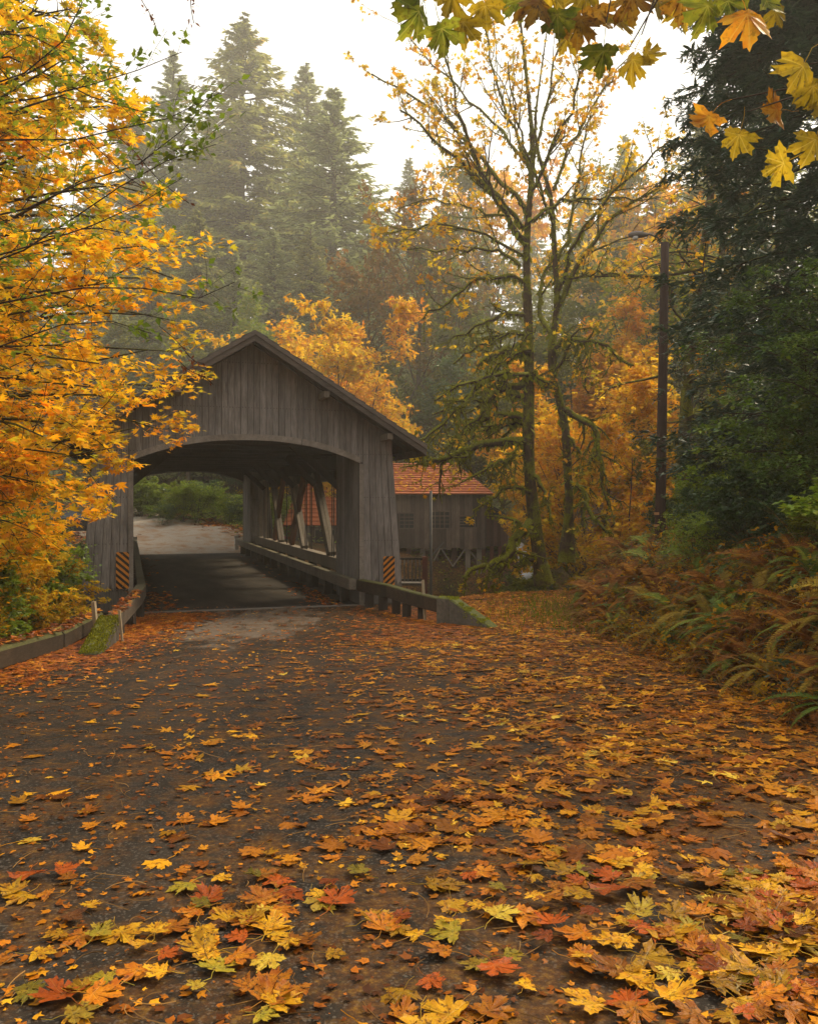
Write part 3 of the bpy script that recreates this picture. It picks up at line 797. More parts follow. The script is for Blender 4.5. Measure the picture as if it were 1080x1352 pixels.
def wing(parent, base, a, b, za, zb, ga, gb, th, mat, mossy=True):
    """concrete end block sloping into the ground from a to b"""
    a, b = Vector(a), Vector(b); d = (b - a).normalized(); n = Vector((-d.y, d.x)) * th / 2
    k = a + d * 0.34
    def v(p, z, sg): return (p.x + n.x * sg - base.x, p.y + n.y * sg - base.y, z)
    mb = MB()
    mb.hexa([v(a, ga - .2, -1), v(k, ga - .2, -1), v(k, za, -1), v(a, za, -1)], [v(a, ga - .2, 1), v(k, ga - .2, 1), v(k, za, 1), v(a, za, 1)])
    mb.hexa([v(k, ga - .2, -1), v(b, gb - .2, -1), v(b, zb, -1), v(k, za, -1)], [v(k, ga - .2, 1), v(b, gb - .2, 1), v(b, zb, 1), v(k, za, 1)])
    ob = mb.build('end_block', M[mat], parent, bevel=0.025)
    # moss cushions on the sloping top
    rg = np.random.default_rng(int(abs(a.x) * 100)); N = 2600
    t_ = rg.random(N); w_ = rg.uniform(-1, 1, N)
    Lk = 0.34 / (b - a).length
    zt = np.where(t_ < Lk, za, za + (zb - za) * (t_ - Lk) / (1 - Lk))
    px_ = a.x + (b.x - a.x) * t_ + n.x * w_ - base.x; py_ = a.y + (b.y - a.y) * t_ + n.y * w_ - base.y
    side = rg.random(N) < .25; zt = zt - side * rg.random(N) ** 2 * .18; 
    px_ = np.where(side, a.x + (b.x - a.x) * t_ + n.x * np.sign(w_) * 1.02 - base.x, px_); py_ = np.where(side, a.y + (b.y - a.y) * t_ + n.y * np.sign(w_) * 1.02 - base.y, py_)
    k2 = wob(px_ * 9, py_ * 9, 1.0, 2.) > (-.55 if mossy else .15)
    pos = np.stack([px_, py_, zt], -1)[k2]; m_ = len(pos)
    V0 = np.array([(-.4, -.3, 0), (.4, -.3, 0), (0, .5, 0), (0, 0, .8)])
    s_ = rg.uniform(.012, .035, (m_, 1, 1)); V = (V0[None] * s_ + pos[:, None] + rg.normal(0, .004, (m_, 4, 3))).reshape(-1, 3)
    F = (np.array([(0, 1, 3), (1, 2, 3), (2, 0, 3)])[None] + (np.arange(m_) * 4)[:, None, None]).reshape(-1, 3)
    T = np.repeat(rg.random((m_, 3)), 4, 0)
    ms = link_mesh('moss', mesh_np('moss', V, [F], T), M['moss_tuft'], parent); ms['kind'] = 'stuff'
    return ob
wing(o, base, (0.66, 18.45), (1.72, 17.55), 0.66, 0.14, 0.1, 0.13, 0.32, 'mossy_block', False)
MB().bar((0.35 - base.x, 19.05 - base.y, 0.05), (0.30 - base.x, 19.15 - base.y, 0.95), 0.05, 0.05).build('stake', M['pale_stake'], o)

pl = [(-6.36, 20.95), (-5.98, 19.4), (-5.30, 16.0), (-5.08, 15.1)]
o, base = rail('guard_rail', 'weathered timber guard rail bending out from the left pillar to a mossy block', pl, [0.68, 0.68, 0.67, 0.66], 0.30, 0.24, 'rail_timber',
               [(-6.12, 20.0, .2), (-5.72, 18.1, .2), (-5.38, 16.3, .2)])
wing(o, base, (-5.14, 15.2), (-4.70, 13.0), 0.68, 0.42, 0.22, 0.33, 0.30, 'mossy_block')
MB().bar((-5.42 - base.x, 15.4 - base.y, 0.0), (-5.50 - base.x, 15.4 - base.y, 0.90), 0.09, 0.06).build('stub_post', M['pale_stake'], o)
mk = empty('marker_stake', (-4.87, 15.0, 0.22)); tag(mk, 'thin pale wooden stake leaning beside the mossy rail end', 'stake')
MB().bar((0.02, 0, -.15), (-0.05, 0, 0.58), 0.035, 0.035).build('stake_shaft', M['pale_stake'], mk)

for (a, b, za, zb, lab) in (((-6.05, 17.0), (-5.62, 13.95), .52, .58, 'leaf covered log curb on the left verge, the length nearer the bridge'),
                            ((-5.60, 13.9), (-5.35, 9.4), .60, .86, 'mossy log curb on the left verge, the length nearer the left edge')):
    o = empty('log_curb', (a[0], a[1], 0)); tag(o, lab, 'log curb', 'timber curbs on the left verge')
    MB().bar((0, 0, za - .15), (b[0] - a[0], b[1] - a[1], zb - .15), 0.34, 0.30).build('log_beam', M['mossy_timber'], o, bevel=0.04)
    for k in (0.12, 0.85):
        x, y = a[0] + (b[0] - a[0]) * k, a[1] + (b[1] - a[1]) * k
        MB().box(x - a[0] - .12, x - a[0] + .12, y - a[1] - .12, y - a[1] + .12, -0.5, za + (zb - za) * k - .30).build('support_block', M['dark_timber'], o)

# ------------------------------------------------------------------ GRIST MILL beyond the creek
MD = 47.0
def mx(px, d=MD): return (px - CX) * d / FPX
def mz(py, d=MD): return CAM_Z - (py - HY) * d / FPX
mo = Vector((mx(590), MD, 0))
mill = empty('grist_mill', mo); tag(mill, 'old timber grist mill with red shingle roof standing on stilts', 'mill')
rm = random.Random(8)
xl, xr_, zf, ze, zr = mx(505) - mo.x, mx(642) - mo.x, mz(723), mz(653), mz(608)
DEP = 7.0
wl = MB().box(xl, xr_, 0.03, DEP, zf, ze + .1).build('wall', M['dark_timber'], mill)
wins = [(mx(568) - mo.x, mx(593) - mo.x, mz(697), mz(676)), (mx(528) - mo.x, mx(546) - mo.x, mz(697), mz(678)), (mx(607) - mo.x, mx(626) - mo.x, mz(696), mz(682))]
x = xl
while x < xr_ - .05:
    w = 0.20 + rm.random() * .09; x2 = min(x + w, xr_)
    segs = [(zf - rm.random() * .12, ze)]
    for (wa, wb, za, zb) in wins:
        if x2 > wa + .02 and x < wb - .02: segs = [(segs[0][0], za), (zb, ze)]
    for (z0, z1) in segs:
        MB().box(x + .01, x2 - .01, -.03 - rm.random() * .03, 0.028, z0, z1).build('board', M['mill_board'], wl)
    x = x2
for (wa, wb, za, zb) in wins:
    f = MB()
    for (a, b, c, d) in ((wa, wb, za - .06, za), (wa, wb, zb, zb + .06), (wa - .06, wa, za - .06, zb + .06), (wb, wb + .06, za - .06, zb + .06)): f.box(a, b, -.09, .025, c, d)
    wf = f.build('window', M['mill_board'], mill)
    MB().box(wa, wb, -.01, .0, za, zb).build('pane', M['dark_glass'], wf)
    nx = max(2, int((wb - wa) / .22))
    for i in range(1, nx):
        if rm.random() < .25: continue
        MB().box(wa + (wb - wa) * i / nx - .02, wa + (wb - wa) * i / nx + .02, -.05, -.012, za, zb).build('muntin', M['mill_board'], wf)
    for i in range(1, 4): MB().box(wa, wb, -.065, -.052, za + (zb - za) * i / 4 - .02, za + (zb - za) * i / 4 + .02).build('muntin', M['mill_board'], wf)

def hip_roof(name, x0, x1, y0, y1, ze_, zr_, inset_l, inset_r, rows, parent, mat, inset_y=None):
    """roof with courses of shingles that step; front plane courses are their own pieces"""
    ym = (y0 + y1) / 2
    A, B, C_, D = (x0, y0, ze_), (x1, y0, ze_), (x1, y1, ze_), (x0, y1, ze_)
    E, F_ = (x0 + inset_l, ym, zr_), (x1 - inset_r, ym, zr_)
    mb = MB(); mb.add([A, B, C_, D, E, F_], [(0, 1, 5, 4), (1, 2, 5), (2, 3, 4, 5), (3, 0, 4), (3, 2, 1, 0)])
    rf = mb.build(name, M['dark_timber'], parent)
    def lerp(p, q, k): return tuple(p[i] + (q[i] - p[i]) * k for i in range(3))
    for (p0, p1, q0, q1) in ((A, B, E, F_), (B, C_, F_, F_)):
        nrm = Vector(np.cross(np.subtract(p1, p0), np.subtract(q0, p0))).normalized()
        for r in range(rows):
            k0, k1 = r / rows, (r + 1.25) / rows; k1 = min(k1, 1)
            a, b = lerp(p0, q0, k0), lerp(p1, q1, k0); c, d = lerp(p1, q1, k1), lerp(p0, q0, k1)
            off = lambda p, h: (p[0] + nrm.x * h, p[1] + nrm.y * h, p[2] + nrm.z * h)
            MB().hexa([off(a, .01), off(b, .01), off(c, .005), off(d, .005)], [off(a, .075), off(b, .075), off(c, .02), off(d, .02)]).build('shingle_course', M[mat], rf)
    return rf
hip_roof('roof', xl - .3, xr_ + .35, -.45, DEP + .4, ze, zr, 0.5, 1.9, 14, mill, 'red_shingle')
# right hand lean-to with its small gable
ax, bx_ = xr_ + .01, mx(672) - mo.x
wz = mz(676)
lw = MB().hexa([(ax, .53, zf + .1), (bx_, .53, zf + .1), (bx_, 4, zf + .1), (ax, 4, zf + .1)], [(ax, .53, mz(668)), (bx_, .53, mz(684)), (bx_, 4, mz(684)), (ax, 4, mz(668))]).build('side_wall', M['dark_timber'], mill)
x = ax + .02
while x < bx_ - .05:
    x2 = min(x + .2, bx_); k = (x - ax) / (bx_ - ax)
    MB().box(x + .01, x2 - .01, .47 - rm.random() * .02, .528, zf + .05, mz(668 + 16 * k) - .06).build('board', M['mill_board_red'], lw); x = x2
MB().box(mx(650) - mo.x, mx(660) - mo.x, .44, .46, mz(683), mz(675)).build('small_window', M['dark_glass'], mill)
MB().hexa([(ax - .0, .2, mz(667)), (bx_ + .3, .2, mz(687)), (bx_ + .3, 4.3, mz(687)), (ax, 4.3, mz(667))], [(ax, .2, mz(663.5)), (bx_ + .3, .2, mz(683.5)), (bx_ + .3, 4.3, mz(683.5)), (ax, 4.3, mz(663.5))]).build('side_roof', M['dark_timber'], mill)
# stilts, beams and braces
for px in (522, 540, 558, 576, 600, 618, 633):
    X = mx(px) - mo.x
    for yy in (.15, 3.0, 6.4):
        gz = h1(X + mo.x, MD + yy)
        MB().box(X - .13, X + .13, yy, yy + .26, min(gz, -2.6) - .3, zf - .01).build('stilt', M['grey_timber' if px % 4 else 'mill_board_red'], mill)
MB().box(xl, xr_, .1, .35, zf - .28, zf - .0).build('floor_beam', M['grey_board_dark'], mill) if False else None
for (a, b) in (((570, 746), (582, 723)), ((582, 723), (598, 748)), ((598, 748), (616, 722)), ((634, 745), (618, 724))):
    MB().bar((mx(a[0]) - mo.x, .1, mz(a[1])), (mx(b[0]) - mo.x, .1, mz(b[1])), .07, .14, up=(0, 1, 0)).build('cross_brace', M['grey_timber'], mill)
for px in (640, 651, 662, 670):
    X = mx(px) - mo.x
    MB().box(X - .1, X + .1, .7, .9, -3.8, zf + .09).build('stilt', M['red_timber'], mill)
bs = MB().box(mx(530) - mo.x, mx(632) - mo.x, 2.2, 2.3, mz(765), mz(730)).build('lower_wall', M['grey_board_dark'], mill)
for k in range(18):
    X = mx(531) - mo.x + k * .22
    MB().box(X, X + .2, 2.15 - rm.random() * .03, 2.198, mz(764), mz(731) - rm.random() * .1).build('board', M['mill_board'], bs)

# lean-to on the left of the mill, seen through the truss
sh = empty('mill_shed', (mx(425, 50.5), 50.5, 0)); tag(sh, 'low shed with red shingle roof seen through the bridge truss', 'shed')
x0, x1 = mx(385, 50.5) - sh.location.x, mx(512, 50.5) - sh.location.x
sw = MB().box(x0, x1, .03, 4.4, -1.5, mz(692, 50.5)).build('wall', M['dark_timber'], sh)
x = x0
while x < x1 - .05:
    x2 = min(x + .22, x1)
    MB().box(x + .01, x2 - .01, -.02 - rm.random() * .02, .028, -.6, mz(694, 50.5)).build('board', M['grey_board' if rm.random() < .7 else 'mill_board'], sw); x = x2
hip_roof('roof', x0 - .4, x1 + .3, -.5, 5.0, mz(694, 50.5), mz(636, 50.5) + .25, .6, .2, 12, sh, 'red_shingle')
for k in (0.25, 0.55):
    X = x0 + (x1 - x0) * k
    MB().box(X, X + 1.1, -.09, -.05, .2, 1.0).build('window', M['dark_glass'], sh)

# flume and falling water right of the mill
fl = empty('flume', (mx(686), MD + 1, 0)); tag(fl, 'orange wooden flume trough beside the mill', 'flume')
X0, X1 = mx(671) - fl.location.x, mx(712) - fl.location.x
MB().box(X0, X1, 0, .08, mz(708), mz(700)).build('trough_side', M['tag_metal'], fl)
MB().box(X0, X1, .7, .78, mz(708), mz(700)).build('trough_side', M['tag_metal'], fl)
MB().box(X0, X1, .08, .70, mz(708), mz(706.5)).build('trough_floor', M['red_timber'], fl)
for k in (.1, .5, .9):
    X = X0 + (X1 - X0) * k; MB().box(X - .06, X + .06, .3, .42, -3.5, mz(708) - .01).build('trestle_post', M['grey_timber'], fl)
wf = MB(); pp = []
for k in range(9):
    a = k / 8; pp.append((mx(684 + 9 * a) , MD - .2 - .9 * a, mz(716) - 1.9 * a ** 1.7))
for sx in (0,):
    for i in range(8):
        w0, w1 = .16 + .03 * i, .16 + .03 * (i + 1)
        p, q = pp[i], pp[i + 1]
        wf.hexa([(p[0] - w0, p[1], p[2]), (p[0] + w0, p[1], p[2]), (p[0] + w0, p[1] + .08, p[2]), (p[0] - w0, p[1] + .08, p[2])], [(q[0] - w1, q[1], q[2]), (q[0] + w1, q[1], q[2]), (q[0] + w1, q[1] + .08, q[2]), (q[0] - w1, q[1] + .08, q[2])])
w_o = wf.build('water_spout', M['foam_water'], smooth=True); tag(w_o, 'white water falling from the flume beside the mill', 'waterfall')

# walkway railing and steel pole between bridge and mill
wk = empty('walkway_railing', (mx(530, 29), 29, 0)); tag(wk, 'brown timber baluster railing between the bridge pillar and the mill', 'railing')
x1 = mx(564, 29) - wk.location.x
for zc in (mz(738, 29), mz(766, 29)): MB().box(-.6, x1, -.03, .05, zc - .04, zc + .04).build('hand_rail', M['dark_timber'], wk)
for k in range(12):
    X = -.55 + k * .125
    if X < x1 - .1: MB().box(X, X + .045, -.075, -.032, mz(768, 29), mz(739, 29)).build('baluster', M['grey_board'], wk)
MB().box(x1 - .16, x1 + .0, -.12, .04, -1.6, mz(735, 29)).build('end_post', M['red_timber'], wk)
MB().box(-.6, x1, -.1, 1.3, mz(773, 29), mz(770, 29)).build('walkway_deck', M['grey_board_dark'], wk)
sp_ = empty('steel_post', (mx(569, 28.2), 28.2, 0)); tag(sp_, 'thin grey steel post rising in front of the mill', 'post')
MB().tube([(0, 0, -1.5), (0, 0, mz(648, 28.2))], .045, 8).build('post_shaft', M['steel'], sp_, smooth=True)
MB().bar((0, .07, mz(735, 28.2)), (.42, .07, mz(716, 28.2)), .04, .05, up=(0, 1, 0)).build('post_brace', M['steel'], sp_)

# fire-red barrel seen through the truss
br = empty('red_barrel', (mx(378, 52), 52, h1(mx(378, 52), 52))); tag(br, 'small red barrel seen between the bridge truss braces', 'barrel')
MB().tube([(0, 0, -.1), (0, 0, .05), (0, 0, .5), (0, 0, .95), (0, 0, 1.0)], [.26, .28, .31, .28, .25], 14).build('barrel_body', M['red_paint'], br, smooth=True)
MB().tube([(0, 0, 1.0), (0, 0, 1.04)], [.26, .26], 14).build('barrel_lid', M['dark_steel'], br)

# ------------------------------------------------------------------ lamp pole on the bank
x, y, z = on_view(871, 727, 22.0)
pole = empty('lamp_pole', (x, y, 0)); tag(pole, 'brown wooden utility pole with a street lamp on a curved arm', 'lamp pole')
tx = P(878, 320, 22.0)
top = Vector((tx[0] - x, 0, tx[2]))
pts = [(0, 0, z - .3)] + [(top.x * k, 0, z + (top.z - z) * k) for k in np.linspace(.1, 1, 8)]
MB().tube(pts, list(np.linspace(.135, .098, 9)), 16).build('pole_shaft', M['pole_wood'], pole, smooth=True)
lm = [P(874, 322, 22), P(868, 313, 21.95), P(858, 309, 21.9), P(849, 308.5, 21.85)]
lm = [(p[0] - x, p[1] - y, p[2]) for p in lm]
MB().tube(lm, .025, 8).build('lamp_arm', M['lamp_metal'], pole, smooth=True)
c0 = P(843, 309.5, 21.85)
hd = MB(); V = []; F = []
prof = [(-.26, .01), (-.22, .06), (-.1, .09), (.05, .085), (.16, .06), (.24, .035)]
pts = [(c0[0] - x + a, c0[1] - y, c0[2] + .25 * abs(0)) for a, _ in prof]
hd.tube(pts, [r for _, r in prof], 12).build('lamp_head', M['lamp_metal'], pole, smooth=True)
MB().tube([(c0[0] - x - .08, c0[1] - y, c0[2] - .05), (c0[0] - x - .08, c0[1] - y, c0[2] - .13)], [.085, .055], 12).build('lamp_lens', M['white_paint'], pole, smooth=True)
for py in (678, 694):
    q = P(866.5, py, 21.83)
    MB().box(q[0] - x - .045, q[0] - x + .065, q[1] - y - .016, q[1] - y + .01, q[2] - .035, q[2] + .03).build('metal_tag', M['tag_metal'], pole)

# ------------------------------------------------------------------ two cars parked far left
def car(px, d, rz, mat, label, zoff=0.0):
    x = (px - CX) * d / FPX; z = h1(x, d) + zoff
    o = empty('parked_car', (x, d, z), rz); tag(o, label, 'car', 'cars parked beyond the bridge')
    W = .86
    prof = [(-2.2, .35), (-2.25, .75), (-2.05, .98), (-1.2, 1.05), (1.05, 1.0), (2.1, .85), (2.25, .6), (2.2, .35)]
    cab = [(-1.9, 1.0), (-1.35, 1.48), (.3, 1.52), (1.05, 1.02)]
    def ex(pr, w0, w1, name, m, par=o):
        n = len(pr); mb = MB()
        mb.add([(a, -w0 if b < 1.2 else -w1, b) for a, b in pr] + [(a, w0 if b < 1.2 else w1, b) for a, b in pr], [tuple(range(n)), tuple(range(2 * n - 1, n - 1, -1))] + [(k, k + n, (k + 1) % n + n, (k + 1) % n) for k in range(n)])
        return mb.build(name, m, par, bevel=.03)
    ex(prof, W, W, 'body', M[mat]); ex(cab, .80, .66, 'cabin', M[mat])
    for sg in (-1, 1):
        q = [(-1.72, 1.08), (-1.3, 1.42), (.22, 1.45), (.82, 1.08)]
        MB().hexa([(a, sg * (.80 - (b - 1) * .27), b) for a, b in q], [(a, sg * (.83 - (b - 1) * .27), b) for a, b in q]).build('side_window', M['dark_glass'], o)
        for xx in (-1.4, 1.35):
            wh = MB().tube([(xx, sg * .70, .33), (xx, sg * .90, .33)], .33, 18).build('wheel', M['rubber'], o)
            MB().tube([(xx, sg * .895, .33), (xx, sg * .91, .33)], .19, 12).build('rim', M['steel'], wh)
        MB().box(2.2, 2.27, *sorted((sg * .5, sg * .8)), .62, .76).build('headlight', M['white_paint'], o)
        MB().box(-2.28, -2.2, *sorted((sg * .55, sg * .82)), .72, .88).build('tail_light', M['red_paint'], o)
    MB().hexa([(1.02, -.62, 1.07), (1.02, .62, 1.07), (.36, .58, 1.47), (.36, -.58, 1.47)], [(1.05, -.62, 1.08), (1.05, .62, 1.08), (.39, .58, 1.48), (.39, -.58, 1.48)]).build('windscreen', M['dark_glass'], o)
car(96, 52, R(8), 'black_paint', 'dark car parked beyond the left pillar of the bridge')
car(45, 56, R(20), 'silver_paint', 'silver car half hidden by yellow leaves at far left')
# ------------------------------------------------------------------ vegetation toolkit
def nrm(v): return v / np.maximum(np.linalg.norm(v, axis=-1, keepdims=True), 1e-9)

def resample(pts, n):
    pts = np.asarray(pts, float)
    for _ in range(2):   # chaikin
        a, b = pts[:-1], pts[1:]
        q = np.empty((2 * len(a), 3)); q[0::2] = a * .75 + b * .25; q[1::2] = a * .25 + b * .75
        pts = np.vstack([pts[:1], q, pts[-1:]])
    d = np.r_[0, np.cumsum(np.linalg.norm(np.diff(pts, axis=0), axis=1))]
    t = np.linspace(0, d[-1], n)
    return np.stack([np.interp(t, d, pts[:, k]) for k in range(3)], -1)

def tubes(Pn, Rn, k):
    """Pn (M,n,3), Rn (M,n) -> V,F"""
    Mn, n, _ = Pn.shape
    T = nrm(np.gradient(Pn, axis=1))
    ref = np.array([0.31, 0.77, 0.55])
    A = nrm(np.cross(T, ref)); B = np.cross(T, A)
    an = np.arange(k) * 2 * np.pi / k
    ring = (A[:, :, None] * np.cos(an)[:, None] + B[:, :, None] * np.sin(an)[:, None]) * Rn[:, :, None, None] + Pn[:, :, None]
    V = ring.reshape(-1, 3)
    idx = np.arange(Mn * n * k).reshape(Mn, n, k)
    a = idx[:, :-1]; b = np.roll(a, -1, 2); c = np.roll(idx[:, 1:], -1, 2); d = idx[:, 1:]
    return V, np.stack([a, b, c, d], -1).reshape(-1, 4)

class Wood:
    def __init__(s): s.V = []; s.F = []; s.n = 0
    def add(s, Pn, Rn, k):
        V, F = tubes(np.asarray(Pn), np.asarray(Rn), k); s.V.append(V); s.F.append(F + s.n); s.n += len(V)
    def mesh(s, name): return mesh_np(name, np.vstack(s.V), [np.vstack(s.F)], smooth=True)

def spawn(rng, Pn, Rn, per, t0, t1, ang, lr, rr, up=0.0, wig=0.12, n=6, flat=0.0, absl=None, radius=None):
    """children of each polyline; vectorised"""
    Mn, m, _ = Pn.shape
    N = Mn * per
    Q = np.repeat(Pn, per, 0); RQ = np.repeat(Rn, per, 0)
    L = np.linalg.norm(np.diff(Q, axis=1), axis=2).sum(1)
    t = rng.uniform(t0, t1, N); f = t * (m - 1); i = np.clip(f.astype(int), 0, m - 2); fr = (f - i)[:, None]
    ar = np.arange(N)
    o = Q[ar, i] * (1 - fr) + Q[ar, i + 1] * fr
    T = nrm(Q[ar, i + 1] - Q[ar, i])
    az = rng.uniform(0, 2 * np.pi, N)
    A = nrm(np.cross(T, np.array([0.1, 0.2, 1.0]))); B = np.cross(A, T)
    # flat: keep children in the horizontal fan
    ca, sa = np.cos(az), np.sin(az) * (1 - flat)
    perp = nrm(A * ca[:, None] + B * sa[:, None])
    a = ang * rng.uniform(.75, 1.25, N)
    d = nrm(T * np.cos(a)[:, None] + perp * np.sin(a)[:, None])
    ln = (absl if absl is not None else L * lr) * rng.uniform(.6, 1.25, N) * (1.15 - .55 * t)
    r0 = (RQ[ar, i] * rr) if radius is None else np.full(N, radius)
    out = np.empty((N, n, 3)); out[:, 0] = o
    for k in range(1, n):
        d = nrm(d + rng.normal(0, wig, (N, 3)) + np.array([0, 0, up / n * 2]))
        out[:, k] = out[:, k - 1] + d * (ln / (n - 1))[:, None]
    R_ = r0[:, None] * np.linspace(1, .3, n)[None]
    return out, R_

# leaf templates -----------------------------------------------------
HALF = [(0, 1.0), (.06, .88), (.16, .87), (.15, .76), (.24, .71), (.17, .60), (.155, .50), (.24, .58), (.34, .70), (.42, .62), (.60, .68), (.56, .54), (.66, .46), (.48, .37), (.35, .28),
        (.50, .27), (.62, .24), (.57, .15), (.72, .08), (.54, .02), (.46, -.06), (.33, -.03), (.2, -.06), (.08, -.10)]
def maple_hi(curl=0.15, droop=0.1, seed=0, rag=0.0):
    rg = random.Random(seed)
    pts = HALF + [(0, 0.0)] + [(-x, y) for x, y in HALF[:0:-1]]
    pts = [(x * (1 + rg.uniform(-.07, .07)) + rg.uniform(-.012, .012), y + rg.uniform(-.03, .03)) for x, y in pts]
    if rag > 0: pts = [(x * (f_ := 1 - rag * max(0, math.sin(i * .55 + seed * 2.1)) * rg.uniform(.3, 1)), .13 + (y - .13) * f_) for i, (x, y) in enumerate(pts)]
    c = (0, .13)
    V = [(c[0], c[1], 0.02)]; tint = [0.0]
    tips = [90, 47, 133, 3, 177]
    def zz(x, y):
        r = math.hypot(x, y - .13); an = math.degrees(math.atan2(y - .13, x)) % 360
        dd = min(min(abs(an - tp), 360 - abs(an - tp)) for tp in tips)
        return curl * r * r * (1.2 + .8 * math.sin(an * .05 + seed)) - droop * abs(x) + .10 * r * min(dd / 22, 1) , min(dd / 22, 1)
    inner = []
    for x, y in pts:
        z, tv = zz(x, y); V.append((x, y, z)); tint.append(tv)
    n = len(pts)
    for x, y in pts:
        xi, yi = c[0] + (x - c[0]) * .5, c[1] + (y - c[1]) * .5
        z, tv = zz(xi, yi); V.append((xi, yi, z)); tint.append(tv)
    F3 = [(0, n + 1 + i, n + 1 + (i + 1) % n) for i in range(n)]
    F4 = [(n + 1 + i, 1 + i, 1 + (i + 1) % n, n + 1 + (i + 1) % n) for i in range(n)]
    # stalk
    b = len(V); s = .012
    st = [(0, .02, .01), (.02, -.22, .03 + .04 * rg.random()), (.06 * rg.uniform(-1, 1.5), -.48, .02), (.16 * rg.uniform(-1, 1.5), -.75, .03)]
    for (x, y, z) in st: V += [(x - s, y, z), (x + s, y, z), (x, y, z + s * 1.6)]; tint += [0, 0, 0]
    for i in range(3):
        for j in range(3):
            F4.append((b + i * 3 + j, b + i * 3 + (j + 1) % 3, b + i * 3 + 3 + (j + 1) % 3, b + i * 3 + 3 + j))
    return np.array(V), np.array(F3), np.array(F4), np.array(tint)

def tmpl_mid(curl=0.12):
    o = [(0, 1), (.13, .48), (.56, .66), (.3, .24), (.68, .08), (.16, -.06), (-.16, -.06), (-.68, .08), (-.3, .24), (-.56, .66), (-.13, .48)]
    V = [(0, .15, 0)] + [(x, y, curl * (x * x + (y - .15) ** 2) * (1 if i % 2 else -.6)) for i, (x, y) in enumerate(o)]
    n = len(o)
    return np.array(V, float), np.array([(0, 1 + i, 1 + (i + 1) % n) for i in range(n)]), None
def tmpl_lobed():   # 5 triangles spread like a small maple leaf
    V = [(0, 0, 0), (0, 1, -.1), (.22, .42, 0.05), (.62, .62, -.1), (.5, .05, .05), (-.22, .42, .05), (-.62, .62, -.1), (-.5, .05, .05)]
    return np.array(V, float), np.array([(0, 2, 1), (0, 1, 5), (0, 3, 2), (0, 5, 6), (0, 4, 3), (0, 6, 7)]), None
def tmpl_oval():
    V = [(0, 0, 0), (.28, .4, .06), (0, 1, -.08), (-.28, .4, .06), (0, .45, 0)]
    return np.array(V, float), np.array([(0, 1, 4), (1, 2, 4), (2, 3, 4), (3, 0, 4)]), None
def tmpl_quad(w=.35):
    V = [(0, 0, 0), (w, .45, .05), (0, 1, 0), (-w, .45, .05)]
    return np.array(V, float), np.array([(0, 1, 2), (0, 2, 3)]), None
def tmpl_strip(w=.12, droop=.25):
    V = [(-w * .5, 0, 0), (w * .5, 0, 0), (w, .5, -droop * .3), (-w, .5, -droop * .3), (0, 1, -droop)]
    return np.array(V, float), np.array([(3, 2, 4)]), np.array([(0, 1, 2, 3)])

def scatter(tm, pos, ydir, nor, scale, tint, xs=None):
    """copies of a template: returns V, [F3,F4], tint"""
    V0, F3, F4 = tm[0], tm[1], tm[2]
    N = len(pos); nv = len(V0)
    Z = nrm(nor); Y = nrm(ydir - (ydir * Z).sum(1, keepdims=True) * Z); X = np.cross(Y, Z)
    if xs is not None: X = X * xs[:, None]
    sc = np.asarray(scale).reshape(-1, 1, 1) * np.ones((N, 1, 1))
    V = (V0[None, :, 0:1] * X[:, None] + V0[None, :, 1:2] * Y[:, None] + V0[None, :, 2:3] * Z[:, None]) * sc + pos[:, None]
    off = (np.arange(N) * nv)[:, None, None]
    Fs = []
    for f in (F3, F4):
        if f is not None: Fs.append((f[None] + off).reshape(-1, f.shape[1]))
    T = np.repeat(tint, nv, 0)
    return V.reshape(-1, 3), Fs, T

def tint_of(rng, pos, f=0.8, seed=0.0, grad=None):
    c = 0.5 + 0.5 * np.clip(wob(pos[:, 0] + pos[:, 2] * .6, pos[:, 1] + pos[:, 2] * .9, f, seed), -1, 1)
    if grad is not None: c = np.clip(c * .6 + grad * .4, 0, 1)
    return np.stack([rng.random(len(pos)), c, rng.random(len(pos))], -1)

def leaves_on(rng, Pn, per, tm, size, spread=0.10, nspread=0.5, droop=0.3, t0=.15, f=0.8, seed=0., gradf=None):
    """leaves along twigs"""
    Mn, m, _ = Pn.shape; N = Mn * per
    Q = np.repeat(Pn, per, 0); t = rng.uniform(t0, 1, N) * (m - 1); i = np.clip(t.astype(int), 0, m - 2); fr = (t - i)[:, None]; ar = np.arange(N)
    pos = Q[ar, i] * (1 - fr) + Q[ar, i + 1] * fr + rng.normal(0, spread, (N, 3)) * np.array([1, 1, .6])
    yd = nrm((Q[ar, i + 1] - Q[ar, i])) + rng.normal(0, .8, (N, 3)); yd[:, 2] -= droop
    no = rng.normal(0, nspread, (N, 3)) + np.array([0, 0, 1.0])
    sc = size * rng.uniform(.6, 1.2, N)
    ti = tint_of(rng, pos, f, seed, gradf(pos) if gradf else None)
    return scatter(tm, pos, nrm(yd), no, sc, ti)

def build_leaves(name, parts, mat, parent=None):
    V = []; F3 = []; F4 = []; T = []; n = 0
    for v, fs, t_ in parts:
        for f in fs: (F3 if f.shape[1] == 3 else F4).append(f + n)
        V.append(v); T.append(t_); n += len(v)
    Fs = ([np.vstack(F3)] if F3 else []) + ([np.vstack(F4)] if F4 else [])
    me = mesh_np(name, np.vstack(V), Fs, np.vstack(T))
    return link_mesh(name, me, M[mat], parent)

def px_path(pp, d, n, jit=0.0, rng=None):
    """pp: (px,py,dd) with dd added to distance d"""
    q = np.array([P(a[0], a[1], d + (a[2] if len(a) > 2 else 0)) for a in pp])
    return resample(q, n)

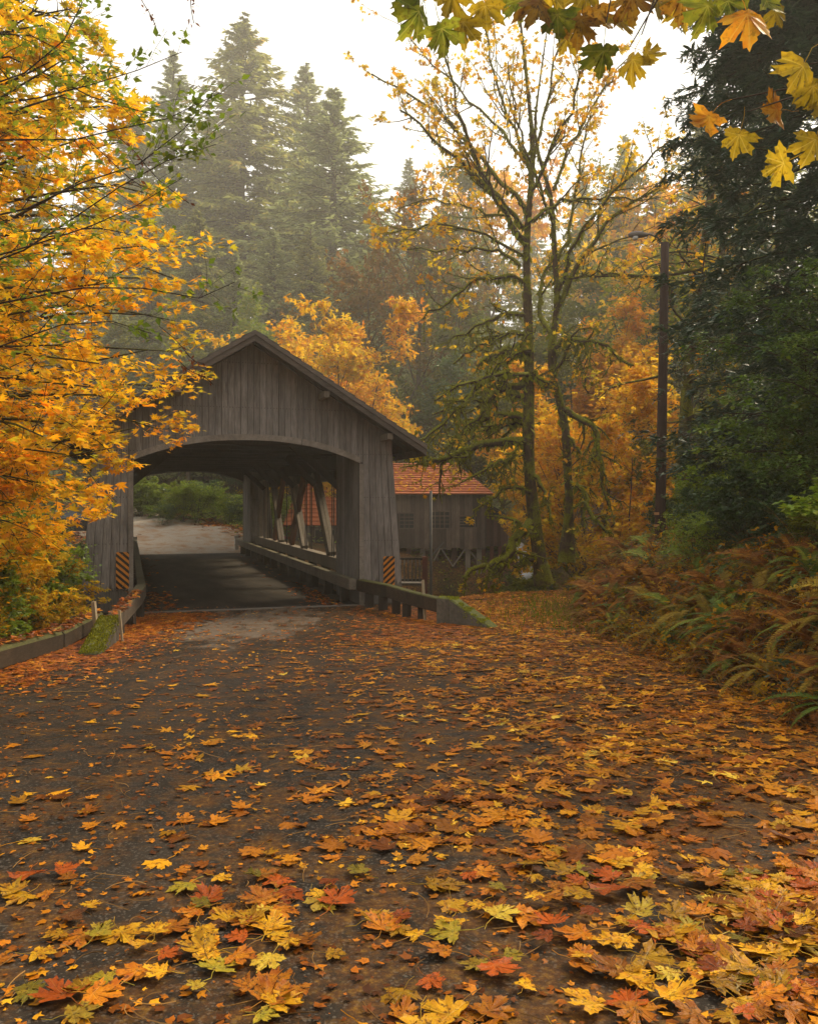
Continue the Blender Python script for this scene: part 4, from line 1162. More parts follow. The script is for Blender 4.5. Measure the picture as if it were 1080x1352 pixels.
# ------------------------------------------------------------------ far conifers
def conifer_mesh(seed, kind):
    """unit: height 1; returns trunk mesh, needles mesh"""
    rng = np.random.default_rng(seed)
    Hh = 30.0
    levels = 105 if kind == 'fir' else 120
    Pn = []
    z = np.repeat(np.linspace(.07, .985, levels), 7) * Hh + rng.normal(0, .35, levels * 7)
    k = 1 - z / Hh
    if kind == 'fir': L = 5.3 * np.minimum(k * 1.25, 1) ** .9 + .10
    elif kind == 'cedar': L = 4.6 * np.sin(np.clip(k * 1.9, 0, 1.57)) ** .95 + .12
    else: L = 3.0 * k ** .7 + .2
    N = len(z); L = L * rng.uniform(.4, 1.22, N) * (1 + .09 * np.sin(z * 1.3 + seed))
    az = rng.uniform(0, 2 * np.pi, N)
    n = 6; t = np.linspace(0, 1, n)
    drp = (.35 if kind == 'fir' else .6) * (0.4 + .8 * (1 - k))
    zz = z[:, None] + L[:, None] * (t[None] * .25 - drp[:, None] * 0 - (t[None] ** 1.6) * (.55 if kind == 'fir' else .85) + (t[None] ** 4) * .25)
    up = (z / Hh > .8)[:, None]
    zz = np.where(up, z[:, None] + L[:, None] * t[None] * .35, zz)
    Pn = np.stack([np.cos(az)[:, None] * L[:, None] * t, np.sin(az)[:, None] * L[:, None] * t, zz], -1)
    w = Wood()
    tr = np.stack([.15 * np.sin(np.linspace(0, 3, 12)), .1 * np.cos(np.linspace(0, 4, 12)), np.linspace(-.5, Hh, 12)], -1)
    w.add(tr[None], np.linspace(.42, .03, 12)[None], 8)
    big = rng.random(N) < .5
    w.add(Pn[big], (np.linspace(.055, .012, n)[None] * np.ones((big.sum(), 1))), 3)
    tm = tmpl_strip(.16, .35)
    per = 40
    Q = np.repeat(Pn, per, 0); tt = rng.uniform(.12, 1, N * per) ** .8 * (n - 1); i = np.clip(tt.astype(int), 0, n - 2); fr = (tt - i)[:, None]; ar = np.arange(N * per)
    pos = Q[ar, i] * (1 - fr) + Q[ar, i + 1] * fr
    T = nrm(Q[ar, i + 1] - Q[ar, i])
    side = nrm(np.cross(T, [0, 0, 1.])) * rng.choice([-1, 1], N * per)[:, None]
    hang = (.35 if kind == 'fir' else 1.1)
    yd = nrm(T * .8 + side * rng.uniform(.2, 1.1, (N * per, 1)) + rng.normal(0, .15, (N * per, 3)) + np.array([0, 0, -hang]) * rng.uniform(.2, 1, (N * per, 1)))
    no = rng.normal(0, .45, (N * per, 3)) + np.array([0, 0, 1.]) + side * .5
    Lr = np.repeat(L, per); tr_ = tt / (n - 1)
    sc = (.16 + .44 * np.sqrt(Lr / 5)) * rng.uniform(.6, 1.15, N * per) * (1.1 - .4 * tr_)
    ti = np.stack([rng.random(N * per), np.clip(.5 + .3 * np.repeat(rng.normal(0, .7, N), per) + .25 * (tr_ - .5), 0, 1), rng.random(N * per)], -1)
    V, Fs, Tt = scatter(tm, pos, yd, no, sc, ti)
    return w.mesh('trunk'), mesh_np('crown', V, Fs, Tt)

def put_tree(name, meshes, mats, loc, sc, rz, label, cat='tree', group=None, names=('trunk', 'crown'), tilt=(0, 0)):
    o = empty(name, loc, rz); o.scale = (sc[0], sc[0], sc[1]) if hasattr(sc, '__len__') else (sc,) * 3
    o.rotation_euler = (tilt[0], tilt[1], rz)
    tag(o, label, cat, group)
    for nm, me, mt in zip(names, meshes, mats):
        c = bpy.data.objects.new(nm, me); COL.objects.link(c); c.parent = o
        if len(me.materials) == 0: me.materials.append(M[mt])
        c.material_slots[0].link = 'OBJECT'; c.material_slots[0].material = M[mt]
    return o

fir = [conifer_mesh(11, 'fir'), conifer_mesh(12, 'fir')]
rced = [conifer_mesh(21, 'cedar'), conifer_mesh(22, 'cedar')]
def conifer_at(px, top_py, d, kind, label, wide=1.0, i=0, base=None):
    x = (px - CX) * d / FPX; zt = CAM_Z + (HY - top_py) * d / FPX; zb = h1(x, d) if base is None else base
    hgt = zt - zb
    me = (fir if kind == 'fir' else rced)[i % 2]
    nm = 'fir_tree' if kind == 'fir' else 'cedar_tree'
    put_tree(nm, me, ('bark_brown', 'fir_needles' if kind == 'fir' else 'redcedar_needles'), (x, d, zb - .2), (hgt / 30 * wide * 1.0, hgt / 30), i * 2.1 + px * .01, label, group='conifers behind the bridge')
# (px, top_py, distance, kind, label, width)
CON = [
 (322, 22, 112, 'cedar', 'tallest hazy cedar directly behind the bridge gable', 1.8),
 (404, 82, 120, 'fir', 'pale pointed fir just right of the tallest cedar', 1.75),
 (440, 114, 98, 'fir', 'broad grey-green fir right of the pale pointed fir', 2.1),
 (228, 62, 112, 'fir', 'faint narrow fir in haze above the yellow maple', 1.3),
 (278, 150, 116, 'fir', 'short hazy fir left of the tallest cedar', 1.8),
 (180, 130, 108, 'cedar', 'hazy cedar mostly hidden behind the yellow maple', 1.5),
 (488, 245, 112, 'fir', 'low hazy fir at the edge of the open sky', 1.4),
 (540, 205, 125, 'fir', 'faint distant fir standing in the open sky gap', 1.2),
 (585, 262, 105, 'cedar', 'faint cedar behind the left limbs of the mossy maple', 1.3),
 (640, 300, 100, 'fir', 'hazy fir behind the mossy maple crown', 1.2),
 (700, 250, 125, 'fir', 'distant hazy fir directly behind the mossy maple trunk', 1.4),
 (770, 215, 110, 'fir', 'faint fir right of the mossy maple crown', 1.2),
 (825, 175, 118, 'fir', 'faint fir rising behind the street lamp', 1.1),
 (868, 240, 84, 'cedar', 'hazy cedar directly behind the lamp pole', 1.2),
 (930, 120, 70, 'cedar', 'dark cedar behind the right hand branches', 1.3),
 (120, 220, 74, 'fir', 'dark fir behind the middle of the yellow maple', 1.2),
 (40, 160, 80, 'fir', 'dark fir behind the left edge of the yellow maple', 1.2),
 (1010, 60, 62, 'fir', 'tall dark fir behind the near cedar', 1.3),
 (620, 395, 66, 'fir', 'small dark fir behind the mill roof', 1.5),
 (560, 350, 76, 'fir', 'dark fir between the bridge roof and the mossy maple', 1.4),
 (360, 300, 84, 'fir', 'dark lower fir just above the bridge ridge', 1.7),
 (460, 330, 82, 'fir', 'dark lower fir behind the orange maple', 1.8),
 (715, 420, 74, 'cedar', 'dark cedar low behind the mossy trunks', 1.6),
 (262, 270, 80, 'cedar', 'dark cedar just left of the bridge ridge', 1.5),
 (310, 330, 78, 'fir', 'dark fir directly behind the bridge ridge', 1.6),
 (410, 300, 86, 'cedar', 'dense cedar below the pale firs', 1.6),
 (195, 250, 82, 'fir', 'dense fir at the inner edge of the yellow maple', 1.6),
 (520, 330, 90, 'cedar', 'dense dim cedar below the open sky gap', 1.6),
 (600, 340, 84, 'fir', 'dim fir behind the lower left limbs of the mossy maple', 1.7),
 (-60, 120, 70, 'fir', 'fir outside the left edge', 1.3),
 (1120, 40, 55, 'cedar', 'cedar outside the right edge', 1.3),
]
for k, (px, ty, d, kd, lb, wd) in enumerate(CON): conifer_at(px, ty, d, kd, lb, wd, k)

# ------------------------------------------------------------------ generic broadleaf tree prototypes
def broadleaf(seed, hgt=8.0, spread=1.0, nl=5, leafsz=.16, tm=None, density=1.0, stems=1, low=.25, wood_k=6):
    rng = np.random.default_rng(seed)
    w = Wood(); tip = []
    tm = tm or tmpl_lobed()
    allP = []
    for s in range(stems):
        lean = rng.normal(0, .12 if stems == 1 else .38, 2)
        tr = np.array([[lean[0] * k * hgt * .6 + rng.normal(0, .07 * hgt / 8), lean[1] * k * hgt * .6 + rng.normal(0, .07 * hgt / 8), k * hgt * .86] for k in np.linspace(0, 1, 7)])
        tr[0] = (rng.normal(0, .1 * (stems > 1)), rng.normal(0, .1 * (stems > 1)), -.3)
        tr = resample(tr, 12)
        r0 = hgt * .016 / math.sqrt(stems)
        T_ = tr[None]; Rr = np.linspace(r0, r0 * .2, 12)[None]
        w.add(T_, Rr, 7)
        b1, r1 = spawn(rng, T_, Rr, max(6, int(15 / stems ** .5)), low, .98, .95, .42 * spread, .5, up=.55, wig=.12, n=8)
        w.add(b1, r1, 5)
        b2, r2 = spawn(rng, b1, r1, 7, .2, 1, .8, .5, .55, up=.1, wig=.16, n=6, flat=.4); w.add(b2, r2, 3)
        b3, r3 = spawn(rng, b2, r2, 4, .2, 1, .8, .55, .6, up=-.1, wig=.2, n=4, flat=.4)
        keep = rng.random(len(b3)) < .5
        w.add(b3[keep], r3[keep], 3)
        allP.append(b3)
    Pn = np.vstack(allP)
    per = max(1, int(nl * density))
    V, Fs, T = leaves_on(rng, Pn, per, tm, leafsz, spread=.16 * hgt / 8, nspread=.55, t0=0, f=.55, seed=seed, gradf=lambda p: np.clip(p[:, 2] / hgt, 0, 1))
    zs = float(np.percentile(V[:, 2], 99.7)); kz = hgt * 1.03 / zs
    w.V = [v * kz for v in w.V]
    return w.mesh('trunk'), mesh_np('crown', V * kz, Fs, T)
BL_ = [broadleaf(31, 8, 1.0, 14, .17), broadleaf(32, 8, 1.15, 14, .17), broadleaf(33, 8, .9, 12, .17, stems=4, low=.12), broadleaf(34, 8, 1.1, 7, .17)]
SH = [broadleaf(41, 2.6, 1.25, 9, .105, stems=6, low=.1), broadleaf(42, 2.6, 1.2, 8, .10, tm=tmpl_oval(), stems=7, low=.08), broadleaf(43, 2.6, 1.3, 5, .10, tm=tmpl_oval(), stems=5, low=.1)]

def tree_at(px, top_py, d, i, mat, label, wide=1.0, group='broadleaf trees behind the bridge', name='maple_tree', base=None, barkm='bark_brown'):
    x = (px - CX) * d / FPX; zt = CAM_Z + (HY - top_py) * d / FPX; zb = h1(x, d) if base is None else base
    s = max(1.0, zt - zb) / 8.3
    put_tree(name, BL_[i], (barkm, mat), (x, d, zb), (s * wide, s), px * .37, label, group=group)
TR = [
 (462, 400, 50, 2, 'gold_leaf', 'golden orange maple rising behind the right roof slope of the bridge', .9),
 (410, 435, 53, 2, 'gold_leaf', 'small orange maple showing just right of the bridge ridge', .9),
 (600, 215, 92, 1, 'olive_leaf', 'faint olive tree high behind the left half of the mossy maple crown', .8),
 (655, 190, 98, 3, 'gold_leaf', 'faint golden tree high behind the mossy maple crown', .8),
 (790, 200, 90, 1, 'olive_leaf', 'faint olive tree high right of the mossy maple crown', .8),
 (840, 215, 84, 3, 'gold_leaf', 'faint golden tree high left of the lamp pole', .8),
 (545, 250, 66, 3, 'rust_leaf', 'thin tall rusty tree in the sky gap', .6),
 (590, 330, 64, 1, 'olive_leaf', 'hazy olive tree behind the left limbs of the mossy maple', .9),
 (505, 335, 66, 3, 'rust_leaf', 'hazy sparse rusty tree right of the pale firs', .9),
 (810, 390, 44, 0, 'orange_leaf', 'bright orange maple between the mossy trunks and the lamp pole', 1.0),
 (775, 470, 38, 2, 'gold_leaf', 'golden maple low behind the right mossy trunk', 1.0),
 (850, 460, 40, 1, 'gold_leaf', 'golden maple directly behind the lamp pole', .9),
 (740, 340, 60, 1, 'olive_leaf', 'hazy olive tree high behind the mossy maple', .9),
 (855, 250, 60, 3, 'gold_leaf', 'hazy golden tree above the street lamp', 1.0),
 (900, 330, 50, 3, 'olive_leaf', 'olive leaved tree right of the lamp pole', 1.0),
 (660, 480, 56, 1, 'olive_leaf', 'dark olive tree behind the mill', 1.2),
 (585, 470, 58, 0, 'green_leaf', 'dark green tree behind the mill roof ridge', 1.2),
 (715, 540, 46, 2, 'orange_leaf', 'orange understory maple framed by the two mossy trunks', .9),
 (830, 560, 33, 2, 'gold_leaf', 'golden understory maple just left of the lamp pole', .9),
 (905, 520, 36, 2, 'olive_leaf', 'olive understory tree right of the lamp pole base', .9),
 (330, 385, 74, 0, 'alder_leaf', 'yellow-green tree directly behind the bridge ridge', .9),
 (250, 400, 74, 1, 'olive_leaf', 'olive tree behind the left roof slope of the bridge', 1.0),
 (160, 430, 74, 0, 'olive_leaf', 'olive tree hidden behind the yellow maple', 1.1),
 (60, 420, 74, 1, 'olive_leaf', 'olive tree far left behind the yellow maple', 1.1),
 (-20, 400, 70, 0, 'gold_leaf', 'golden tree at the far left edge', 1.1),
 (215, 560, 76, 1, 'green_leaf', 'dark green tree seen through the left of the bridge opening', 1.1),
 (265, 555, 77, 0, 'alder_leaf', 'yellow-green tree seen through the middle of the bridge opening', 1.0),
 (310, 570, 75, 2, 'green_leaf', 'green tree seen through the right of the bridge opening', 1.1),
 (350, 560, 76, 2, 'gold_leaf', 'golden tree seen through the bridge truss', 1.1),
 (400, 560, 68, 0, 'orange_leaf', 'orange tree seen above the shed through the truss', 1.0),
]
for a in TR: tree_at(*a)

# ------------------------------------------------------------------ shrubs (shared meshes)
def shrub(x, y, hgt, i, mat, label, group, wide=1.0, name='shrub', rz=None):
    z = h1(x, y)
    put_tree(name, SH[i], ('twig_bark', mat), (x, y, z - .08), (hgt / 2.7 * wide, hgt / 2.7), x * 3.1 + y, label, 'shrub', group, names=('stems', 'foliage'))
rs = random.Random(17)
# beyond the bridge, along the far bank behind the gravel road
for k in range(17):
    px = 185 + k * 14 + rs.uniform(-5, 5); d = 60 + rs.uniform(-3, 4) - (k > 9) * 6
    x = (px - CX) * d / FPX
    shrub(x, d, rs.uniform(1.5, 3.0), k % 3, ['alder_leaf', 'lime_leaf', 'green_leaf', 'lime_leaf'][k % 4], ['yellowing', 'lime green', 'dark green', 'yellow-green'][k % 4] + ' shrub on the far bank seen through the bridge opening', 'shrubs seen through the bridge', 1.4)
# left side, falling away below the yellow maple
for k in range(26):
    y = rs.uniform(12.5, 24); x = edge_l(np.array(y)) - rs.uniform(.6, 4.2)
    m_ = k % 4
    shrub(float(x), y, rs.uniform(1.5, 3.0), k % 3, ['lime_leaf', 'gold_leaf', 'alder_leaf', 'lime_leaf'][m_], ['lime green', 'golden', 'yellowing green', 'lime green'][m_] + ' leafy shrub on the slope below the yellow maple', 'shrubs left of the road', 1.3)
for k in range(9):
    y = 14.5 + k * .6; x = min(float(edge_l(np.array(y))) - (.8, 1.4, 1.1)[k % 3], -(540 - 50) / FPX * y)
    shrub(x, y, 1.9 + .5 * (k % 3), k % 3, ['gold_leaf', 'lime_leaf', 'alder_leaf'][k % 3], ['golden', 'lime green', 'yellowing green'][k % 3] + ' bush at the verge beside the left bridge pillar', 'shrubs left of the road', 1.1)
for k in range(10):
    y = rs.uniform(26, 48); x = (rs.uniform(-10, 110) - CX) * y / FPX
    shrub(x, y, rs.uniform(2.4, 4.2), k % 3, ['olive_leaf', 'green_leaf'][k % 2], ['olive', 'dark green'][k % 2] + ' tall shrub in the ravine left of the bridge', 'shrubs in the left ravine', 1.5)
# between the rail, mill and mossy tree
for (px, d, hh, i, m_, lb) in [(600, 27.5, .8, 2, 'lime_leaf', 'small yellow-green shrub beside the guard rail end'), (625, 27.3, .9, 1, 'lime_leaf', 'yellow-green shrub on the bank in front of the mill stilts'), (650, 27.2, 1.0, 2, 'green_leaf', 'green shrub at the bank edge below the fallen limb'),
                          (672, 27.0, .95, 1, 'olive_leaf', 'olive shrub left of the mossy trunk base'), (697, 28.5, .9, 2, 'lime_leaf', 'pale green shrub touching the mossy trunk base'), (585, 25.5, .8, 1, 'olive_leaf', 'low olive shrub behind the guard rail posts'),
                          (560, 26.2, .8, 2, 'green_leaf', 'low green shrub right of the steel post'), (690, 40, 3.0, 0, 'olive_leaf', 'olive shrub beside the falling water'), (735, 36, 3.2, 0, 'green_leaf', 'dark green shrub between the two mossy trunks'),
                          (725, 31, 1.8, 1, 'olive_leaf', 'olive shrub behind the left mossy trunk')]:
    shrub((px - CX) * d / FPX, d, hh, i, m_, lb, None, 1.3)
# right bank
for k in range(46):
    y = rs.uniform(8.5, 34); dr = rs.uniform(1.2, 6.5) + max(0, (y - 20) * .15)
    x = float(edge_r(np.array(y))) + dr
    m_ = rs.choice(['green_leaf', 'lime_leaf', 'olive_leaf', 'green_leaf', 'gold_leaf', 'rust_leaf'] if y > 18 else ['green_leaf', 'olive_leaf', 'green_leaf', 'lime_leaf'])
    nmm = {'green_leaf': 'dark green', 'lime_leaf': 'lime green', 'olive_leaf': 'olive', 'gold_leaf': 'golden', 'rust_leaf': 'rusty brown'}[m_]
    where = 'behind the lamp pole' if y > 22 else ('beside the lamp pole' if y > 17 else 'high on the fern bank')
    hh = rs.uniform(.8, 1.7) if dr < 2.6 else rs.uniform(1.4, 2.6)
    if 19 < y < 24 and dr < 4: hh *= .55
    if abs(CX + FPX * x / y - 871) < 45 and y < 23: continue
    shrub(x, y, hh, k % 3, m_, f'{nmm} shrub on the right bank {where}', 'shrubs on the right bank', 1.2)

# ------------------------------------------------------------------ ferns
def fern_mesh(seed, fronds=15, L=.95, fine=22, w=.2):
    rng = np.random.default_rng(seed); parts = []
    V = []; F = []
    n = 9
    az = rng.uniform(0, 2 * np.pi, fronds); el = rng.uniform(.75, 1.25, fronds); ln = L * rng.uniform(.65, 1.15, fronds)
    Pn = np.empty((fronds, n, 3)); Pn[:, 0] = 0
    d = np.stack([np.cos(az) * np.cos(el), np.sin(az) * np.cos(el), np.sin(el)], -1)
    for k in range(1, n):
        d = nrm(d + np.array([0, 0, -.22 - .05 * k / n]) + rng.normal(0, .03, (fronds, 3)))
        Pn[:, k] = Pn[:, k - 1] + d * (ln / (n - 1))[:, None]
    rach = Wood(); rach.add(Pn, np.linspace(.006, .002, n)[None] * np.ones((fronds, 1)), 3)
    tm = (np.array([(-.09, 0, 0), (.09, 0, 0), (.10, .5, -.02), (0, 1, -.08), (-.10, .5, -.02)], float), np.array([(2, 3, 4)]), np.array([(0, 1, 2, 4)]))
    t = np.linspace(.14, .99, fine)
    pos = []; yd = []; no = []; sc = []; fr_ = []
    for sg in (-1, 1):
        f = t * (n - 1); i = np.clip(f.astype(int), 0, n - 2); fr = (f - i)[None, :, None]
        p = Pn[:, i] * (1 - fr) + Pn[:, i + 1] * fr
        T = nrm(Pn[:, i + 1] - Pn[:, i])
        side = nrm(np.cross(T, np.array([0, 0, 1.0]) + 1e-3)) * sg
        nn = nrm(np.cross(side, T)) * sg
        y_ = nrm(side + T * .35 + rng.normal(0, .06, T.shape))
        s_ = w * np.sin(np.clip(t * .93 + .12, 0, 1) * np.pi) ** .7
        pos.append(p.reshape(-1, 3)); yd.append(y_.reshape(-1, 3)); no.append((nn + side * -.15).reshape(-1, 3))
        sc.append((s_[None] * (ln / L)[:, None] * np.ones((fronds, 1))).ravel())
        fr_.append(np.repeat(rng.random(fronds), len(t)))
    pos = np.vstack(pos); yd = np.vstack(yd); no = np.vstack(no); sc = np.concatenate(sc); ff = np.concatenate(fr_)
    ti = np.stack([ff, ff * .6 + .4 * rng.random(len(ff)), rng.random(len(ff))], -1)
    v, fs, tt = scatter(tm, pos, yd, no, sc, ti)
    rv, rf = np.vstack(rach.V), np.vstack(rach.F)
    fs = [fs[0], np.vstack([fs[1], rf + len(v)])]
    return mesh_np('fern_fronds', np.vstack([v, rv]), fs, np.vstack([tt, np.full((len(rv), 3), .4)]))
FM = [fern_mesh(51, 15, .95, 34, .105), fern_mesh(52, 18, 1.0, 36, .095), fern_mesh(53, 13, 1.1, 36, .12), fern_mesh(54, 20, .85, 30, .10)]
def fern(x, y, s, i, mat, label, group='ferns on the right bank', rz=0):
    o = bpy.data.objects.new('fern', FM[i]); COL.objects.link(o)
    if len(FM[i].materials) == 0: FM[i].materials.append(M[mat])
    o.material_slots[0].link = 'OBJECT'; o.material_slots[0].material = M[mat]
    o.location = (x, y, h1(x, y) - .03); o.scale = (s, s, s * rs.uniform(.85, 1.1)); 
    # lean with the slope, towards the road
    o.rotation_euler = (rs.uniform(-.1, .1), -rs.uniform(.05, .35), rs.uniform(-.5, .5))
    tag(o, label, 'fern', group)
for k in range(210):
    y = 7.0 + 20 * (k / 210) ** 1.15 + rs.uniform(-.4, .4); dr = rs.choice([rs.uniform(.25, 1.2), rs.uniform(.3, 2.0), rs.uniform(1.0, 3.4)])
    x = float(edge_r(np.array(y))) + dr
    if dr < 1.4: mat = rs.choice(['fern_rust', 'fern_rust', 'fern_gold', 'fern_green', 'fern_rust'])
    else: mat = rs.choice(['fern_green', 'fern_green', 'fern_gold', 'fern_rust', 'fern_green'])
    nmm = {'fern_rust': 'withered rust brown', 'fern_gold': 'yellowing', 'fern_green': 'green'}[mat]
    row = 'low by the road' if dr < .9 else ('halfway up the bank' if dr < 2 else 'high on the bank')
    seg = 'at the right edge' if y < 11 else ('mid bank' if y < 16 else ('below the lamp pole' if y < 22 else 'near the mossy trunks'))
    fern(x, y, rs.uniform(.6, 1.0) * (1 if y < 18 else 1.15), k % 4, mat, f'{nmm} fern {row} {seg}')

# dead bracken stalks and dry grass stems over the bank, one mass
rng = np.random.default_rng(61)
N = 2300
y = rng.uniform(2, 27, N); x = edge_r(y) + rng.uniform(-.05, 2.6, N); z = H(x, y)
a = rng.uniform(0, 2 * np.pi, N); tl = rng.uniform(.3, 1.1, N); L = rng.uniform(.35, 1.25, N)
d = np.stack([np.cos(a) * np.sin(tl), np.sin(a) * np.sin(tl), np.cos(tl)], -1)
Pn = np.empty((N, 6, 3)); Pn[:, 0] = np.stack([x, y, z - .05], -1)
for k in range(1, 6):
    d = nrm(d + np.array([0, 0, -.20]) + rng.normal(0, .05, (N, 3))); Pn[:, k] = Pn[:, k - 1] + d * (L / 5)[:, None]
V, F = tubes(Pn, np.linspace(.0045, .0015, 6)[None] * np.ones((N, 1)), 3)
T = np.repeat(np.stack([rng.random(N), rng.random(N), rng.random(N)], -1), 18, 0)
o = link_mesh('dry_stalks', mesh_np('dry_stalks', V, [F], T), M['dry_stalk']); tag(o, 'dry bracken stalks and grass stems tangled over the right bank', 'undergrowth', kind='stuff')
# low ground cover on the bank
def cover(name, label, N, xf, yr, mat, tm, size, hz, seed, wt=None):
    rng = np.random.default_rng(seed)
    y = rng.uniform(yr[0], yr[1], N); x = xf(y, rng)
    keep = np.ones(N, bool) if wt is None else rng.random(N) < wt(x, y)
    x, y = x[keep], y[keep]; n = len(x)
    z = H(x, y) + np.abs(rng.normal(0, hz, n)) * np.clip(.7 + .7 * wob(x, y, 1.6, seed), .05, 2)
    pos = np.stack([x, y, z], -1); yd = rng.normal(0, 1, (n, 3)); yd[:, 2] *= .4
    no = rng.normal(0, .45, (n, 3)) + np.array([0, 0, 1.])
    V, Fs, T = scatter(tm, pos, yd, no, size * rng.uniform(.5, 1.25, n), tint_of(rng, pos, 1.1, seed))
    o = link_mesh(name, mesh_np(name, V, Fs, T), M[mat]); tag(o, label, 'undergrowth', kind='stuff')
cover('ground_cover', 'small green leaved ground cover on the right bank', 26000, lambda y, r: edge_r(y) + .15 + np.abs(r.normal(0, 2.4, len(y))), (1, 30), 'green_leaf', tmpl_oval(), .07, .22, 71)
cover('bramble_cover', 'rusty and golden low foliage on the right bank', 16000, lambda y, r: edge_r(y) + .1 + np.abs(r.normal(0, 1.6, len(y))), (1, 30), 'orange_leaf', tmpl_lobed(), .07, .22, 72)
cover('hill_cover', 'olive undergrowth on the hillside behind the pole', 22000, lambda y, r: edge_r(y) + 2 + r.uniform(0, 14, len(y)), (18, 44), 'olive_leaf', tmpl_lobed(), .15, .45, 73)
cover('ravine_cover', 'dark undergrowth on the ravine slope left of the road', 16000, lambda y, r: edge_l(y) - .3 - r.uniform(0, 6, len(y)), (9, 26), 'olive_leaf', tmpl_lobed(), .12, .35, 74)
cover('far_cover', 'green undergrowth on the far bank beyond the bridge', 24000, lambda y, r: r.uniform(-26, 6, len(y)), (50, 72), 'lime_leaf', tmpl_lobed(), .22, .5, 75,
      wt=lambda x, y: (lambda u, s: ((u > 50) | (np.abs(s - far_axis_s(u)) > 6.5)).astype(float) * .9)(*us(x, y)))
cover('creek_cover', 'mixed undergrowth on the creek bank below the mill', 15000, lambda y, r: r.uniform(0, 12, len(y)), (27.5, 52), 'olive_leaf', tmpl_lobed(), .13, .18, 76)
# grass patch right of the path
N = 2000; rng = np.random.default_rng(81)
gx, gy = rng.normal(3.6, .75, N), rng.normal(20.8, 2.6, N)
k = gx < edge_r(gy) + .8; gx, gy = gx[k], gy[k]; n = len(gx)
pos = np.stack([gx, gy, H(gx, gy)], -1); yd = rng.normal(0, .45, (n, 3)) + np.array([0, 0, 1.]); no = rng.normal(0, 1, (n, 3)); no[:, 2] *= .2
V, Fs, T = scatter(tmpl_strip(.05, .2), pos, yd, no, .14 * rng.uniform(.5, 1.4, n), tint_of(rng, pos, 1.5, 3.))
o = link_mesh('grass', mesh_np('grass', V, Fs, T), M['grass_blade']); tag(o, 'short green grass beside the leafy path', 'grass', kind='stuff')

# unseen firs added round the viewer, where forest would stand, to cut sky fill
for k, (x_, y_, h_) in enumerate([(-34, -22, 30), (-20, -36, 33), (-5, -40, 30), (9, -42, 32), (-44, 0, 30), (-40, 16, 28), (-27, -12, 24), (30, 4, 26), (33, 22, 30), (-30, 30, 26), (27, 38, 28)]):
    put_tree('fir_tree', fir[k % 2], ('bark_brown', 'fir_needles'), (x_, y_, h1(x_, y_) - .2), (h_ / 30 * 1.3, h_ / 30), k * 1.3, 'tall unseen fir added outside the frame to cut sky fill', group='unseen firs around the clearing')
